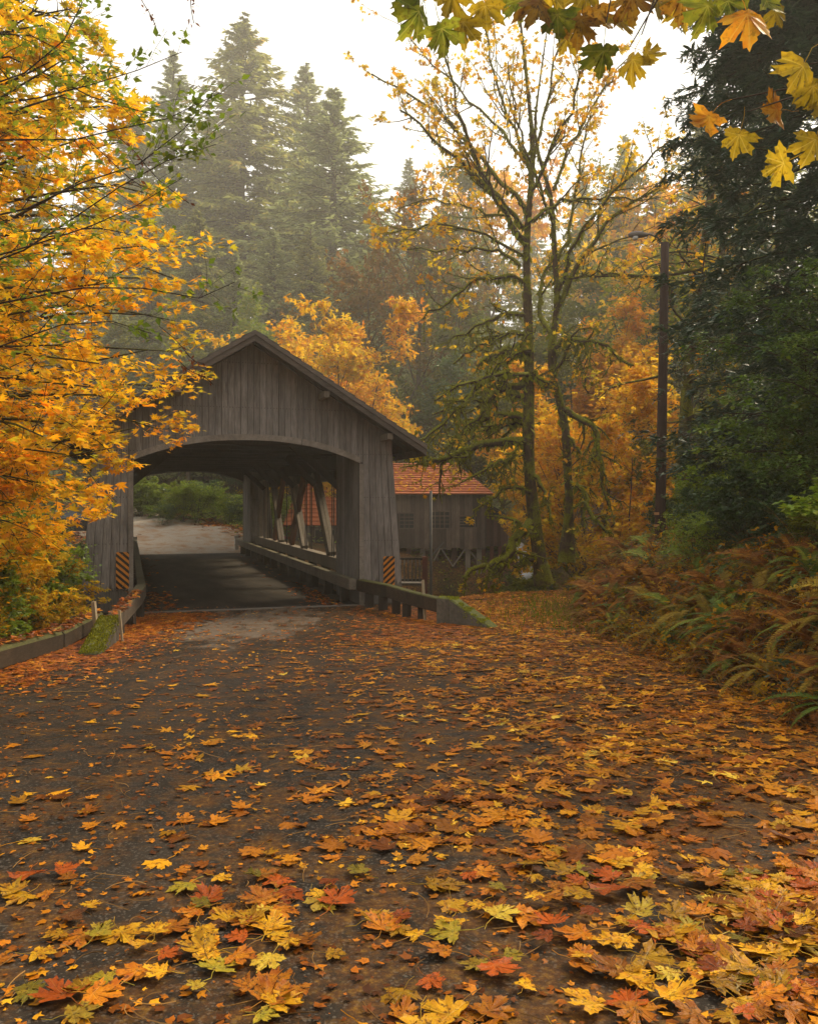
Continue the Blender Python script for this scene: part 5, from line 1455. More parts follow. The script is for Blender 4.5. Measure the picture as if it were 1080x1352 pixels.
# ------------------------------------------------------------------ MOSSY MAPLES (limbs follow the photograph, at real distance)
def mossy_tree(name, label, d, trunk, tr, limbs_up, limbs_low, seed, leaf=True, leafmat='gold_leaf'):
    rng = np.random.default_rng(seed)
    b = P(trunk[0][0], trunk[0][1], d)
    o = empty(name, (b[0], b[1], b[2])); tag(o, label, 'tree')
    B = np.array([b[0], b[1], b[2]])
    w = Wood(); moss_src = []; tips = []
    for ti, (tp, r) in enumerate(zip(trunk if isinstance(trunk[0], list) else [trunk], [tr])):
        q = px_path(tp, d, 26); rr = np.interp(np.linspace(0, 1, 26), np.linspace(0, 1, len(r)), r)
        rr = rr * .76 * (1 + .07 * rng.normal(0, 1, 26)); rr[0] *= 1.5; rr[1] *= 1.2
        w.add(q[None], rr[None], 12); moss_src.append((q[None], rr[None]))
    def limb(pp, r0, r1, n=12):
        q = px_path(pp, d, n); q = q + np.vstack([np.zeros((1, 3)), rng.normal(0, .05, (n - 1, 3))])
        return q, np.linspace(r0, r1, n)
    for pp, r0 in limbs_low:
        q, rr = limb(pp, r0, r0 * .35); Q, RR = q[None], rr[None]
        w.add(Q, RR * 1.1, 8); moss_src.append((Q, RR))
        c1, s1 = spawn(rng, Q, RR, 10, .12, 1, .9, .34, .6, up=-.3, wig=.28, n=7); w.add(c1, s1, 5); moss_src.append((c1, s1))
        c2, s2 = spawn(rng, c1, s1, 4, .2, 1, .9, .5, .55, up=-.5, wig=.3, n=5); w.add(c2, s2, 4); moss_src.append((c2, s2))
        c3, s3 = spawn(rng, c2, s2, 3, .3, 1, .8, .5, .6, up=.1, wig=.25, n=4); w.add(c3, s3, 3); tips.append((c3, .14))
    for pp, r0 in limbs_up:
        q, rr = limb(pp, r0, r0 * .3, 14); Q, RR = q[None], rr[None]
        w.add(Q, RR, 7); moss_src.append((Q, RR))
        c1, s1 = spawn(rng, Q, RR, 10, .2, 1, .65, .33, .5, up=.35, wig=.13, n=7); w.add(c1, s1, 4); moss_src.append((c1[::2], s1[::2]))
        c2, s2 = spawn(rng, c1, s1, 5, .2, 1, .7, .42, .55, up=.2, wig=.16, n=5); w.add(c2, s2, 3)
        c3, s3 = spawn(rng, c2, s2, 3, .3, 1, .7, .5, .6, up=0, wig=.2, n=4); w.add(c3, s3, 3); tips.append((c3, 1.0))
    me = w.mesh('trunk'); v = np.vstack(w.V) - B
    me.vertices.foreach_set('co', v.astype(np.float32).ravel()); me.update()
    link_mesh('trunk', me, M['bark_mossy'], o)
    # moss: short strands along the undersides and tufts on top
    parts = []
    for Q, RR in moss_src:
        Mn, n, _ = Q.shape
        L = np.linalg.norm(np.diff(Q, axis=1), axis=2).sum(1)
        per = int(max(8, 60 * L.mean()))
        tot = Mn * per
        Qr = np.repeat(Q, per, 0); Rq = np.repeat(RR, per, 0)
        t_ = rng.uniform(0, 1, tot) * (n - 1); i = np.clip(t_.astype(int), 0, n - 2); fr = (t_ - i)[:, None]; ar = np.arange(tot)
        p = Qr[ar, i] * (1 - fr) + Qr[ar, i + 1] * fr; r = Rq[ar, i]
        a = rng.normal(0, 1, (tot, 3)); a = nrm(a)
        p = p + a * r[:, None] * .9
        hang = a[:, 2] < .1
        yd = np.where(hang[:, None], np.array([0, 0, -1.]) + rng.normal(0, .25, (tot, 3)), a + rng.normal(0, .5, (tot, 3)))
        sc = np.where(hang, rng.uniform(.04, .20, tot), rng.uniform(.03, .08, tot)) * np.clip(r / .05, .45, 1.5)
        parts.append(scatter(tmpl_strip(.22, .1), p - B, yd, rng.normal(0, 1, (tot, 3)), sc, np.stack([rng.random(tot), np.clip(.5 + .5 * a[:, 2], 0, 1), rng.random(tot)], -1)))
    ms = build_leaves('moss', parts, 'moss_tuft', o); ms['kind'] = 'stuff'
    parts = []
    for Q, k in tips:
        if k < 1:
            Q = Q[rng.random(len(Q)) < k]
            if len(Q) == 0: continue
        # leaves thin out towards the trunk, thicker high up and at the outside
        zc = Q[:, -1, 2]
        Q = Q[rng.random(len(Q)) < np.clip(.34 + (zc - 7) * .075, .15, 1)] if k == 1.0 else Q
        if len(Q): 
            v, fs, t_ = leaves_on(rng, Q, 2, tmpl_mid(), .145, spread=.07, nspread=.8, droop=.7, f=.5, seed=seed); parts.append((v - B, fs, t_))
    build_leaves('crown', parts, leafmat, o)
    return o

t1 = [(718, 772), (712, 735, .0), (706, 690, .05), (700, 640, .1), (697, 590, 0), (698, 540, -.1), (699, 480, 0), (698, 430, .1), (695, 370, 0), (695, 320, 0), (699, 265, 0), (705, 200, .1), (698, 130, .2), (692, 70, .2), (684, 0, .3), (680, -60, .3)]
up1 = [([(693, 275), (655, 232, .4), (620, 190, .9), (575, 145, 1.2), (520, 112, 1.6), (488, 100, 1.8)], .075),
       ([(688, 300), (660, 262, -.5), (635, 243, -1), (601, 205, -1.4), (560, 170, -2), (525, 145, -2.2)], .08),
       ([(686, 350), (660, 333, .5), (620, 328, .9), (575, 334, 1.2), (530, 322, 1.5)], .06),
       ([(690, 372), (661, 360, -.6), (621, 372, -1.2), (585, 400, -1.6), (560, 418, -2)], .075),
       ([(703, 292), (730, 272, .4), (765, 262, .9), (810, 258, 1.4), (850, 262, 1.8)], .065),
       ([(698, 320), (670, 290, -.8), (645, 250, -1.6), (622, 190, -2.2), (600, 130, -2.6), (590, 70, -2.8)], .075),
       ([(700, 255), (722, 210, -.5), (748, 160, -.9), (770, 100, -1.2), (785, 40, -1.5)], .06),
       ([(700, 240), (690, 190, .6), (660, 130, 1.2), (640, 60, 1.6), (630, 0, 1.8)], .06),
       ([(704, 205), (720, 150, .4), (730, 90, .6), (745, 30, .8), (752, -30, 1)], .05),
       ([(695, 340), (650, 310, -.3), (600, 296, -.7), (550, 300, -1), (505, 312, -1.3)], .05),
       ([(697, 300), (660, 285, 1.2), (610, 268, 2), (560, 262, 2.6), (530, 270, 2.9)], .05),
       ([(702, 230), (670, 180, 1.5), (620, 130, 2.4), (560, 75, 3), (530, 30, 3.2)], .055)]
low1 = [([(694, 560), (664, 556, .8), (635, 566, 1.5), (606, 590, 2.2), (578, 612, 2.6)], .09),
        ([(698, 525, .2), (668, 520, 1), (636, 514, 1.7), (604, 526, 2.3), (572, 548, 2.8)], .085),
        ([(699, 500), (672, 486, -1.2), (640, 500, -2), (606, 508, -2.6), (575, 530, -3)], .08),
        ([(690, 600), (664, 606, -1), (636, 622, -1.8), (612, 634, -2.2)], .07),
        ([(697, 440), (664, 444, 1), (628, 460, 1.8), (596, 482, 2.4)], .07),
        ([(693, 583), (660, 580, -.3), (635, 588, -.7), (604, 601, -1.1), (570, 610, -1.5), (535, 602, -1.9)], .135),
        ([(692, 552), (668, 546, .3), (640, 548, .6), (615, 568, 1), (590, 592, 1.3)], .11),
        ([(701, 465), (672, 462, -.4), (645, 470, -.9), (630, 480, -1.2)], .13),
        ([(699, 462, -.2), (670, 472, -.8), (645, 496, -1.3), (615, 530, -1.8), (580, 560, -2.2), (550, 580, -2.5)], .09),
        ([(692, 508), (665, 512, -.3), (640, 532, -.7), (625, 555, -1), (612, 578, -1.2)], .115),
        ([(696, 416), (668, 414, .3), (640, 424, .8), (610, 440, 1.2), (588, 452, 1.5)], .07),
        ([(700, 490), (715, 500, -.4), (728, 512, -.8)], .08),
        ([(700, 650, -.1), (672, 640, -.7), (650, 655, -1.1), (628, 672, -1.5)], .065),
        ([(700, 628), (715, 640, -.4), (722, 665, -.6), (726, 690, -.8)], .07),
        ([(706, 735), (690, 738, -.5), (680, 750, -.8)], .09),
        ([(701, 690), (690, 700, -.6), (678, 720, -1), (655, 745, -1.4), (632, 750, -1.8), (612, 764, -2.1)], .14)]
mossy_tree('mossy_maple', 'large mossy bigleaf maple with drooping green limbs at the end of the leafy path', 27.2, t1, [.30, .26, .25, .23, .22, .20, .20, .17, .15, .13, .11, .09, .07, .05, .035, .02], up1, low1, 101)
t2 = [(748, 742), (750, 700, 0), (752, 660, 0), (748, 600, 0), (747, 560, .1), (737, 525, .1), (729, 490, 0), (728, 455, 0), (733, 425, 0), (737, 390, 0), (732, 345, 0), (731, 295, 0), (727, 250, 0), (715, 220, .2), (704, 175, .3), (712, 110, .4), (722, 40, .5)]
up2 = [([(737, 405), (750, 365, .3), (785, 315, .7), (825, 272, 1.1), (862, 250, 1.4), (898, 232, 1.6)], .095),
       ([(736, 385), (752, 335, -.4), (775, 290, -.8), (810, 252, -1.2), (848, 215, -1.6), (882, 188, -1.9)], .075),
       ([(731, 250), (745, 207, .3), (768, 160, .6), (795, 120, .9), (825, 80, 1.2)], .055),
       ([(735, 345), (757, 300, .6), (762, 240, .9), (773, 183, 1.1), (790, 130, 1.3)], .06),
       ([(740, 375), (775, 362, -.5), (812, 362, -1), (850, 368, -1.5)], .05),
       ([(728, 440), (712, 410, .7), (713, 370, 1), (722, 350, 1.3), (755, 344, 1.8)], .095),
       ([(731, 300), (715, 260, -.8), (700, 215, -1.4), (680, 150, -1.9), (668, 80, -2.3)], .05)]
low2 = [([(728, 462), (742, 452, -.3), (765, 448, -.7), (795, 455, -1.1), (820, 472, -1.5), (838, 485, -1.8)], .085),
        ([(746, 540), (768, 553, -.3), (787, 566, -.6), (790, 605, -.8), (797, 645, -1), (800, 672, -1.1)], .10),
        ([(748, 575), (762, 592, -.4), (775, 612, -.7), (782, 628, -.9)], .05),
        ([(751, 637), (765, 640, -.4), (775, 668, -.8), (792, 692, -1.2), (812, 712, -1.6)], .085),
        ([(734, 430), (750, 440, .5), (762, 470, .9), (772, 500, 1.1), (776, 520, 1.2)], .06),
        ([(730, 500), (745, 470, -.5), (757, 440, -.9), (780, 432, -1.2)], .06),
        ([(787, 600, -.8), (770, 620, -1.1), (760, 628, -1.3)], .045)]
mossy_tree('mossy_maple', 'second slimmer mossy maple just right of the large one', 28.6, t2, [.26, .2, .19, .18, .17, .17, .17, .15, .13, .11, .10, .09, .07, .06, .045, .03, .02], up2, low2, 102)

# dark mossy forest trunks on the slope right of the pole, with limbs reaching left past it
rng0 = random.Random(5)
FT = [((900, 660), (905, 560), (912, 440), (930, 330), (945, 200), 30, .26, 'leftmost dark mossy trunk right of the lamp pole'),
      ((952, 640), (948, 560), (955, 480), (950, 380), (960, 240), 33, .22, 'mossy trunk second from the lamp pole on the wooded slope'),
      ((985, 620), (990, 540), (985, 450), (990, 330), (1000, 180), 29, .24, 'dark trunk in the shade under the near cedar'),
      ((1030, 600), (1026, 520), (1040, 430), (1040, 300), (1045, 150), 34, .3, 'dark trunk at the right edge behind the cedar')]
for k, f in enumerate(FT):
    d = f[5]; rng = np.random.default_rng(200 + k)
    b = P(*f[0], d); zg = h1(b[0], b[1])
    o = empty('forest_trunk', (b[0], b[1], zg)); tag(o, f[7], 'tree', 'mossy trunks on the wooded slope')
    B = np.array([b[0], b[1], zg])
    q = px_path(list(f[:5]), d, 18); q[0, 2] = min(q[0, 2], zg - .2); w = Wood()
    rr = np.linspace(f[6], f[6] * .4, 18); w.add(q[None] - B, rr[None], 9)
    c1, s1 = spawn(rng, q[None] - B, rr[None], 16, .2, .95, 1.2, .24, .3, up=-.1, wig=.2, n=7); w.add(c1, s1, 5)
    c2, s2 = spawn(rng, c1, s1, 4, .2, 1, .8, .5, .5, up=-.3, wig=.25, n=5); w.add(c2, s2, 3)
    if k == 0:
        for pp, r0 in (([(940, 350), (905, 358, -.6), (868, 366, -1.1), (830, 362, -1.6), (785, 365, -2)], .10), ([(950, 300), (930, 268, -.5), (905, 285, -1), (880, 330, -1.2)], .09), ([(948, 340, -.4), (900, 330, -1.4), (870, 335, -2.2), (840, 350, -3)], .05)):
            L_ = px_path(pp, d, 10) - B; w.add(L_[None], np.linspace(r0, r0 * .35, 10)[None], 7)
            a1, b1 = spawn(rng, L_[None], np.linspace(r0, r0 * .35, 10)[None], 9, .1, 1, .8, .3, .4, up=-.1, wig=.2, n=6); w.add(a1, b1, 4)
    link_mesh('trunk', w.mesh('trunk'), M['bark_mossy'], o)
    V, Fs, T = leaves_on(rng, c2, 7, tmpl_lobed(), .17, spread=.22, f=.6, seed=k)
    link_mesh('crown', mesh_np('crown', V, Fs, T), M['olive_leaf' if k else 'gold_leaf'], o)

# ------------------------------------------------------------------ YELLOW MAPLE on the left
def yellow_maple():
    rng = np.random.default_rng(301)
    bx, by = -9.6, 14.5; bz = h1(bx, by)
    o = empty('yellow_maple', (bx, by, bz)); tag(o, 'big golden yellow maple whose branches fill the left side over the bridge', 'tree')
    B = np.array([bx, by, bz]); w = Wood()
    tr = resample(np.array([[bx, by, bz - .3], [bx + .1, by, bz + 3], [bx - .1, by - .2, bz + 6], [bx + .2, by, bz + 9.5], [bx + .1, by + .2, bz + 13.5]]), 14)
    w.add(tr[None] - B, np.linspace(.34, .12, 14)[None], 10)
    # limb ends: right boundary of the crown in the photograph, at real distances
    ends = []
    for (py, pxr) in [(-40, 110), (20, 140), (70, 165), (130, 190), (190, 215), (250, 235), (310, 248), (370, 258), (420, 262), (470, 258), (520, 245), (560, 228), (600, 195), (635, 130), (670, 80), (700, 60)]:
        for dd in (10.5, 12.5, 14.8):
            k = {10.5: .62, 12.5: .9, 14.8: 1.0}[dd]
            ends.append((pxr * .95 * k - 14 + rng.uniform(-16, 6), py + rng.uniform(-14, 14) , dd + rng.uniform(-.5, .5)))
        ends.append((pxr * .42 - 20 + rng.uniform(-20, 20), py + rng.uniform(-20, 20), 11.5 + rng.uniform(-1.5, 2)))
        ends.append((pxr * .1 - 20 + rng.uniform(-30, 20), py + rng.uniform(-20, 20), 10.5 + rng.uniform(-1.5, 2)))
    Q = []; R_ = []
    for (px, py, dd) in ends:
        e = P(px, py, dd)
        zs = np.clip(e[2] - bz - rng.uniform(.6, 2.2), 1.0, 12.8)
        i = np.argmin(np.abs(tr[:, 2] - bz - zs)); s = tr[i]
        m1 = s + (e - s) * .4 + np.array([0, 0, .9]) + rng.normal(0, .15, 3); m2 = s + (e - s) * .75 + np.array([0, 0, .55]) + rng.normal(0, .12, 3)
        Q.append(resample(np.array([s, m1, m2, e]), 10)); R_.append(np.linspace(.055, .008, 10))
    Q = np.array(Q); R_ = np.array(R_)
    w.add(Q - B, R_, 6)
    c1, s1 = spawn(rng, Q, R_, 8, .35, 1.0, .75, .20, .55, up=-.05, wig=.14, n=6, flat=.6); w.add(c1 - B, np.maximum(s1, .004), 4)
    c2, s2 = spawn(rng, c1, s1, 4, .25, 1, .75, .5, .6, up=-.12, wig=.18, n=4, flat=.7); w.add(c2 - B, np.maximum(s2, .0025), 3)
    link_mesh('trunk', w.mesh('trunk'), M['bark_dark'], o)
    def grad(p):  # greener high up, deeper orange in the middle
        z = p[:, 2] + B[2]
        return np.interp(z, [0, 1.5, 3, 5.0, 7.0, 9, 12], [.32, .47, .60, .68, .36, .18, .03])
    parts = []
    for Qs, per in ((c2, 9), (c1, 7)):
        v, fs, t_ = leaves_on(rng, Qs - B, per, tmpl_mid(.2), .115, spread=.09, nspread=.42, droop=.35, t0=.1, f=.9, seed=2., gradf=grad)
        parts.append((v, fs, t_))
    build_leaves('crown', parts, 'maple_yellow', o)
yellow_maple()

# green alder bough crossing the upper left, nearer the camera
def alder():
    rng = np.random.default_rng(311)
    bx, by = -6.6, 7.4; bz = h1(bx, by)
    o = empty('alder_tree', (bx, by, bz)); tag(o, 'green leaved alder reaching thin boughs across the upper left sky', 'tree')
    B = np.array([bx, by, bz]); w = Wood()
    tr = resample(np.array([[bx, by, bz - .3], [bx + .1, by, bz + 3], [bx, by, bz + 7.5]]), 10)
    w.add(tr[None] - B, np.linspace(.14, .05, 10)[None], 8)
    Q = []
    for pp in ([(20, 290), (100, 240), (200, 215), (262, 150), (285, 118)], [(10, 180), (80, 190), (150, 170), (220, 160), (290, 122)], [(0, 60), (60, 95), (120, 130), (200, 150), (262, 162)], [(10, 40), (60, 50), (95, 75), (130, 100)],
               [(0, 120), (80, 60), (110, 20), (105, -20)], [(20, 330), (120, 300), (200, 262), (240, 235)], [(60, 130), (140, 105), (190, 90), (240, 68)], [(10, 400), (90, 380), (180, 375), (260, 400), (310, 372)],
               [(0, 350), (80, 300), (150, 250), (230, 205), (285, 190)], [(0, 460), (60, 430), (150, 420), (200, 440)]):
        e = np.array([P(a, b_, 7.3 + rng.uniform(-.25, .25)) for a, b_ in pp])
        s = tr[np.argmin(np.abs(tr[:, 2] - e[0, 2] + .6))]
        Q.append(resample(np.vstack([s[None], e]), 12))
    Q = np.array(Q); R_ = np.linspace(.016, .003, 12)[None] * np.ones((len(Q), 1)); w.add(Q - B, R_, 5)
    c1, s1 = spawn(rng, Q, R_, 20, .4, 1, .7, .12, .5, up=.05, wig=.15, n=5, flat=.3); w.add(c1 - B, np.maximum(s1, .0018), 3)
    link_mesh('trunk', w.mesh('trunk'), M['twig_bark'], o)
    v, fs, t_ = leaves_on(rng, c1 - B, 9, tmpl_oval(), .08, spread=.03, nspread=.6, droop=.6, t0=.2, f=1.5, seed=1.)
    build_leaves('crown', [(v, fs, t_)], 'alder_leaf', o)
    # withered tendrils hanging among them
    Qd = []
    for pp in ([(120, 150), (150, 175), (180, 200), (205, 235), (250, 268)], [(170, -30), (190, 5), (200, 20), (206, 35)], [(110, 180), (140, 205), (175, 240), (200, 250)], [(235, 475), (250, 490), (272, 498), (282, 508)], [(210, 430), (235, 450), (255, 478), (270, 480)], [(250, -30), (252, 10), (256, 30)]):
        Qd.append(resample(np.array([P(a, b_, 7.6) for a, b_ in pp]), 8))
    Qd = np.array(Qd); w2 = Wood(); w2.add(Qd - B, np.full(Qd.shape[:2], .004), 3)
    tw = link_mesh('withered_twig', w2.mesh('withered_twig'), M['twig_bark'], o); tw['kind'] = 'stuff'
    v, fs, t_ = leaves_on(rng, Qd - B, 16, tmpl_quad(.22), .055, spread=.02, nspread=1., droop=1.0, t0=.1)
    build_leaves('withered_leaves', [(v, fs, t_)], 'dead_leaf', o)
alder()

# ------------------------------------------------------------------ NEAR CEDARS at the right edge
def near_cedar(bx, by, ht, seed, label, zlow=1.5, Lmax=4.2, nb=150, leafmat='cedar_spray'):
    rng = np.random.default_rng(seed); bz = h1(bx, by)
    o = empty('western_cedar', (bx, by, bz)); tag(o, label, 'tree'); w = Wood()
    tr = resample(np.array([[0, 0, -.4], [.1, 0, ht * .4], [0, .1, ht]]), 14)
    w.add(tr[None], np.linspace(.42, .05, 14)[None], 10)
    z = rng.uniform(zlow, ht * .97, nb); k = z / ht; L = Lmax * np.interp(k, [0, .3, .8, 1], [.9, 1, .6, .15]) * rng.uniform(.7, 1.15, nb)
    az = rng.uniform(np.pi * .45, np.pi * 1.75, nb)      # the side the road can see, and all round it
    n = 9; t_ = np.linspace(0, 1, n)
    zz = z[:, None] + L[:, None] * (-.45 * t_ ** 1.3 + .22 * t_ ** 3)[None]
    Q = np.stack([np.cos(az)[:, None] * L[:, None] * t_, np.sin(az)[:, None] * L[:, None] * t_, zz], -1) + rng.normal(0, .04, (nb, n, 3))
    Rr = np.linspace(.035, .004, n)[None] * np.ones((nb, 1)); w.add(Q, Rr, 5)
    c1, s1 = spawn(rng, Q, Rr, 26, .15, 1, .85, .22, .4, up=-1.1, wig=.14, n=6, flat=.6); w.add(c1[::3], s1[::3] * .4, 3)
    link_mesh('trunk', w.mesh('trunk'), M['bark_dark'], o)
    per = 20; N = len(c1) * per; n = 6
    Qr = np.repeat(c1, per, 0); tt = rng.uniform(.1, 1, N) * (n - 1); i = np.clip(tt.astype(int), 0, n - 2); fr = (tt - i)[:, None]; ar = np.arange(N)
    pos = Qr[ar, i] * (1 - fr) + Qr[ar, i + 1] * fr; T = nrm(Qr[ar, i + 1] - Qr[ar, i])
    side = nrm(np.cross(T, [0, 0, 1.])) * rng.choice([-1, 1], N)[:, None]
    yd = nrm(T + side * .75 + rng.normal(0, .15, (N, 3)) + np.array([0, 0, -.6]))
    no = np.array([0, 0, 1.]) + rng.normal(0, .3, (N, 3)) - T * .3
    ti = np.stack([rng.random(N), np.clip(np.repeat(rng.random(len(c1)), per) * .7 + .3 * rng.random(N), 0, 1), rng.random(N)], -1)
    sc = .21 * rng.uniform(.6, 1.2, N) * (1.15 - .5 * tt / (n - 1))
    V, Fs, Tt = scatter(tmpl_strip(.13, .18), pos, yd, no, sc, ti)
    link_mesh('crown', mesh_np('crown', V, Fs, Tt), M[leafmat], o)
near_cedar(8.2, 16.5, 15.5, 401, 'near dark western cedar with drooping sprays filling the upper right', 1.6, 3.4, 230)
near_cedar(10.8, 25.5, 20, 402, 'second dark cedar set back on the slope behind the near one', 2.0, 4.0, 120)
near_cedar(7.9, 11.5, 9.5, 403, 'young dark cedar low at the right edge of the fern bank', .9, 2.3, 80)

# light green vine maples layered in front of the cedars
def vine(bx, by, ht, seed, label, mat, pts, dist, leafsz=.085, per=11):
    rng = np.random.default_rng(seed); bz = h1(bx, by)
    o = empty('vine_maple', (bx, by, bz)); tag(o, label, 'tree', 'vine maples before the cedars'); B = np.array([bx, by, bz]); w = Wood()
    Q = []
    for (px, py) in pts:
        e = P(px, py, dist + rng.uniform(-.6, .6)); s = B + np.array([0, 0, -.1])
        m1 = np.array([bx + (e[0] - bx) * .15, by + (e[1] - by) * .2, bz + (e[2] - bz) * .75]); m2 = e + (m1 - e) * .45 + np.array([0, 0, .25])
        Q.append(resample(np.array([s, m1, m2, e]), 12))
    Q = np.array(Q); Rr = np.linspace(.028, .005, 12)[None] * np.ones((len(Q), 1)); w.add(Q - B, Rr, 5)
    c1, s1 = spawn(rng, Q, Rr, 16, .5, 1, .8, .17, .5, up=-.1, wig=.12, n=6, flat=.8); w.add(c1 - B, s1, 3)
    c2, s2 = spawn(rng, c1, s1, 4, .2, 1, .8, .5, .6, up=-.1, wig=.15, n=4, flat=.8); w.add(c2 - B, s2, 3)
    link_mesh('trunk', w.mesh('trunk'), M['twig_bark'], o)
    v, fs, t_ = leaves_on(rng, c2 - B, per, tmpl_oval(), leafsz, spread=.05, nspread=.3, droop=.25, t0=.1, f=1.2, seed=seed)
    build_leaves('crown', [(v, fs, t_)], mat, o)
vine(6.3, 12.2, 6, 501, 'light green vine maple spreading leafy layers over the dark cedar', 'vine_leaf', [(960, 395), (1000, 370), (1050, 380), (1090, 350), (930, 450), (975, 440), (1030, 450), (1080, 430), (1000, 500), (1060, 520)], 11.6, .075)
vine(6.6, 13.6, 4, 502, 'green vine maple below the lighter one at the right edge', 'vine_leaf', [(950, 545), (1000, 560), (1050, 555), (1090, 580), (970, 600), (1030, 620)], 11.4)
vine(6.9, 18.4, 3, 503, 'bright lime green vine maple on the slope right of the lamp pole', 'lime_leaf', [(905, 640), (930, 615), (960, 590), (985, 600), (940, 645), (975, 635), (1005, 622)], 18.2, .10)
vine(5.7, 10.6, 2, 504, 'lime green leafy sapling at the right edge above the ferns', 'lime_leaf', [(1060, 670), (1085, 690), (1075, 650)], 10.4, .11, 6)

# ------------------------------------------------------------------ overhanging maple whose leaves hang into the top of the frame
def overhang():
    o = empty('overhanging_maple', (5.6, 3.4, h1(5.6, 3.4))); tag(o, 'bigleaf maple outside the frame whose spotted leaves hang into the top', 'tree')
    B = np.array(o.location); w = Wood()
    bx, by, bz = B
    tr = resample(np.array([[bx, by, bz - .3], [bx - .1, by + .1, bz + 2.5], [bx, by, bz + 6.5]]), 10); w.add(tr[None] - B, np.linspace(.3, .15, 10)[None], 10)
    li = resample(np.array([[bx, by, 5.2], [3.6, 4.0, 5.9], [2.2, 4.5, 6.0], [.8, 4.7, 6.0], [-.3, 4.8, 5.8]]), 16); w.add(li[None] - B, np.linspace(.1, .015, 16)[None], 7)
    li2 = resample(np.array([[bx, by, 4.6], [4.0, 4.2, 5.2], [3.0, 4.6, 5.0], [2.35, 4.9, 4.7]]), 12); w.add(li2[None] - B, np.linspace(.06, .012, 12)[None], 6)
    link_mesh('trunk', w.mesh('trunk'), M['bark_mossy'], o)
    meshes = []
    for k in range(5):
        V, F3, F4, tv = maple_hi(.34 * (1 if k % 2 else -1), .2, k + 3, .25 * (k % 2))
        meshes.append(mesh_np('leaf', V, [F3, F4], np.stack([tv * 0 + .5, tv, tv * 0 + .5], -1), smooth=True))
    # px, py of the stalk joint, size in px, hanging direction (deg, 270 = straight down), colour, distance
    LV = [(555, 8, 52, 245, 'green', 4.7), (582, 30, 50, 290, 'green', 4.6), (612, 22, 44, 265, 'yellow', 4.8), (545, -12, 40, 215, 'green', 4.7), (640, 2, 40, 280, 'yellow', 4.9), (655, -8, 34, 300, 'yellow', 5.0), (600, -14, 46, 250, 'yellow', 4.7),
          (712, 0, 46, 250, 'brown', 4.5), (735, 12, 46, 285, 'green', 4.5), (722, -16, 40, 300, 'yellow', 4.6), (768, 20, 44, 260, 'brown', 4.6), (790, 8, 46, 285, 'brown', 4.7), (775, -14, 44, 240, 'yellow', 4.8), (815, 20, 40, 300, 'yellow', 4.7),
          (797, 60, 46, 268, 'green', 4.4), (838, 72, 42, 255, 'yellow', 4.5), (850, 68, 34, 350, 'yellow', 4.5), (835, -10, 46, 270, 'brown', 4.6), (868, -6, 44, 285, 'yellow', 4.9), (752, 45, 30, 235, 'yellow', 4.9),
          (935, 0, 50, 262, 'green', 4.4), (960, -4, 40, 295, 'green', 4.5), (985, 14, 56, 272, 'orange', 4.4), (1008, -2, 38, 330, 'green', 4.6), (1022, 12, 28, 300, 'yellow', 4.7), (900, -14, 44, 265, 'brown', 4.6),
          (940, 150, 42, 215, 'orange', 4.6), (978, 172, 40, 262, 'yellow', 4.5), (1030, 145, 42, 200, 'orange', 4.6), (1062, 82, 50, 250, 'yellow', 4.4), (1072, 108, 40, 290, 'yellow', 4.5), (1040, 212, 44, 205, 'yellow', 4.5), (1078, 178, 44, 250, 'yellow', 4.4), (1084, 130, 40, 280, 'yellow', 4.6),
          (688, -6, 38, 265, 'green', 4.8), (895, 10, 34, 300, 'yellow', 4.9)]
    rg = np.random.default_rng(77); tw = Wood()
    for k, (px, py, sz, an, colr, dd) in enumerate(LV):
        e = P(px, py, dd); s = sz * dd / FPX * .95
        a = math.radians(an) + rg.normal(0, .12)
        yd = np.array([math.cos(a), rg.normal(.1, .3), math.sin(a)]); yd /= np.linalg.norm(yd)
        no = np.array([rg.normal(0, .35), -1.0, rg.normal(.25, .35)]); no -= no.dot(yd) * yd; no /= np.linalg.norm(no); xd = np.cross(yd, no)
        lf = bpy.data.objects.new('leaf', meshes[k % 5]); COL.objects.link(lf); lf.parent = o
        if not meshes[k % 5].materials: meshes[k % 5].materials.append(M['hanging yellow'])
        lf.material_slots[0].link = 'OBJECT'; lf.material_slots[0].material = M['hanging ' + colr]
        from mathutils import Matrix
        mt = Matrix(((xd[0], yd[0], no[0]), (xd[1], yd[1], no[1]), (xd[2], yd[2], no[2]))).to_4x4()
        lf.matrix_local = Matrix.Translation(e - B) @ mt @ Matrix.Scale(float(s), 4)
        # twig from the limb to the stalk end
        st = e - yd * s * .62
        src = (li2 if py > 60 and px > 880 else li); j = np.argmin(np.linalg.norm((src - st) * np.array([1, 1, .3]), axis=1)); j = max(0, j - 1)
        mid = (src[j] + st) / 2 + np.array([rg.normal(0, .05), rg.normal(0, .05), .12])
        q = resample(np.array([src[j], mid, st]), 7); tw.add(q[None] - B, np.linspace(.009, .003, 7)[None], 4)
    link_mesh('twig', tw.mesh('twig'), M['twig_bark'], o)
overhang()

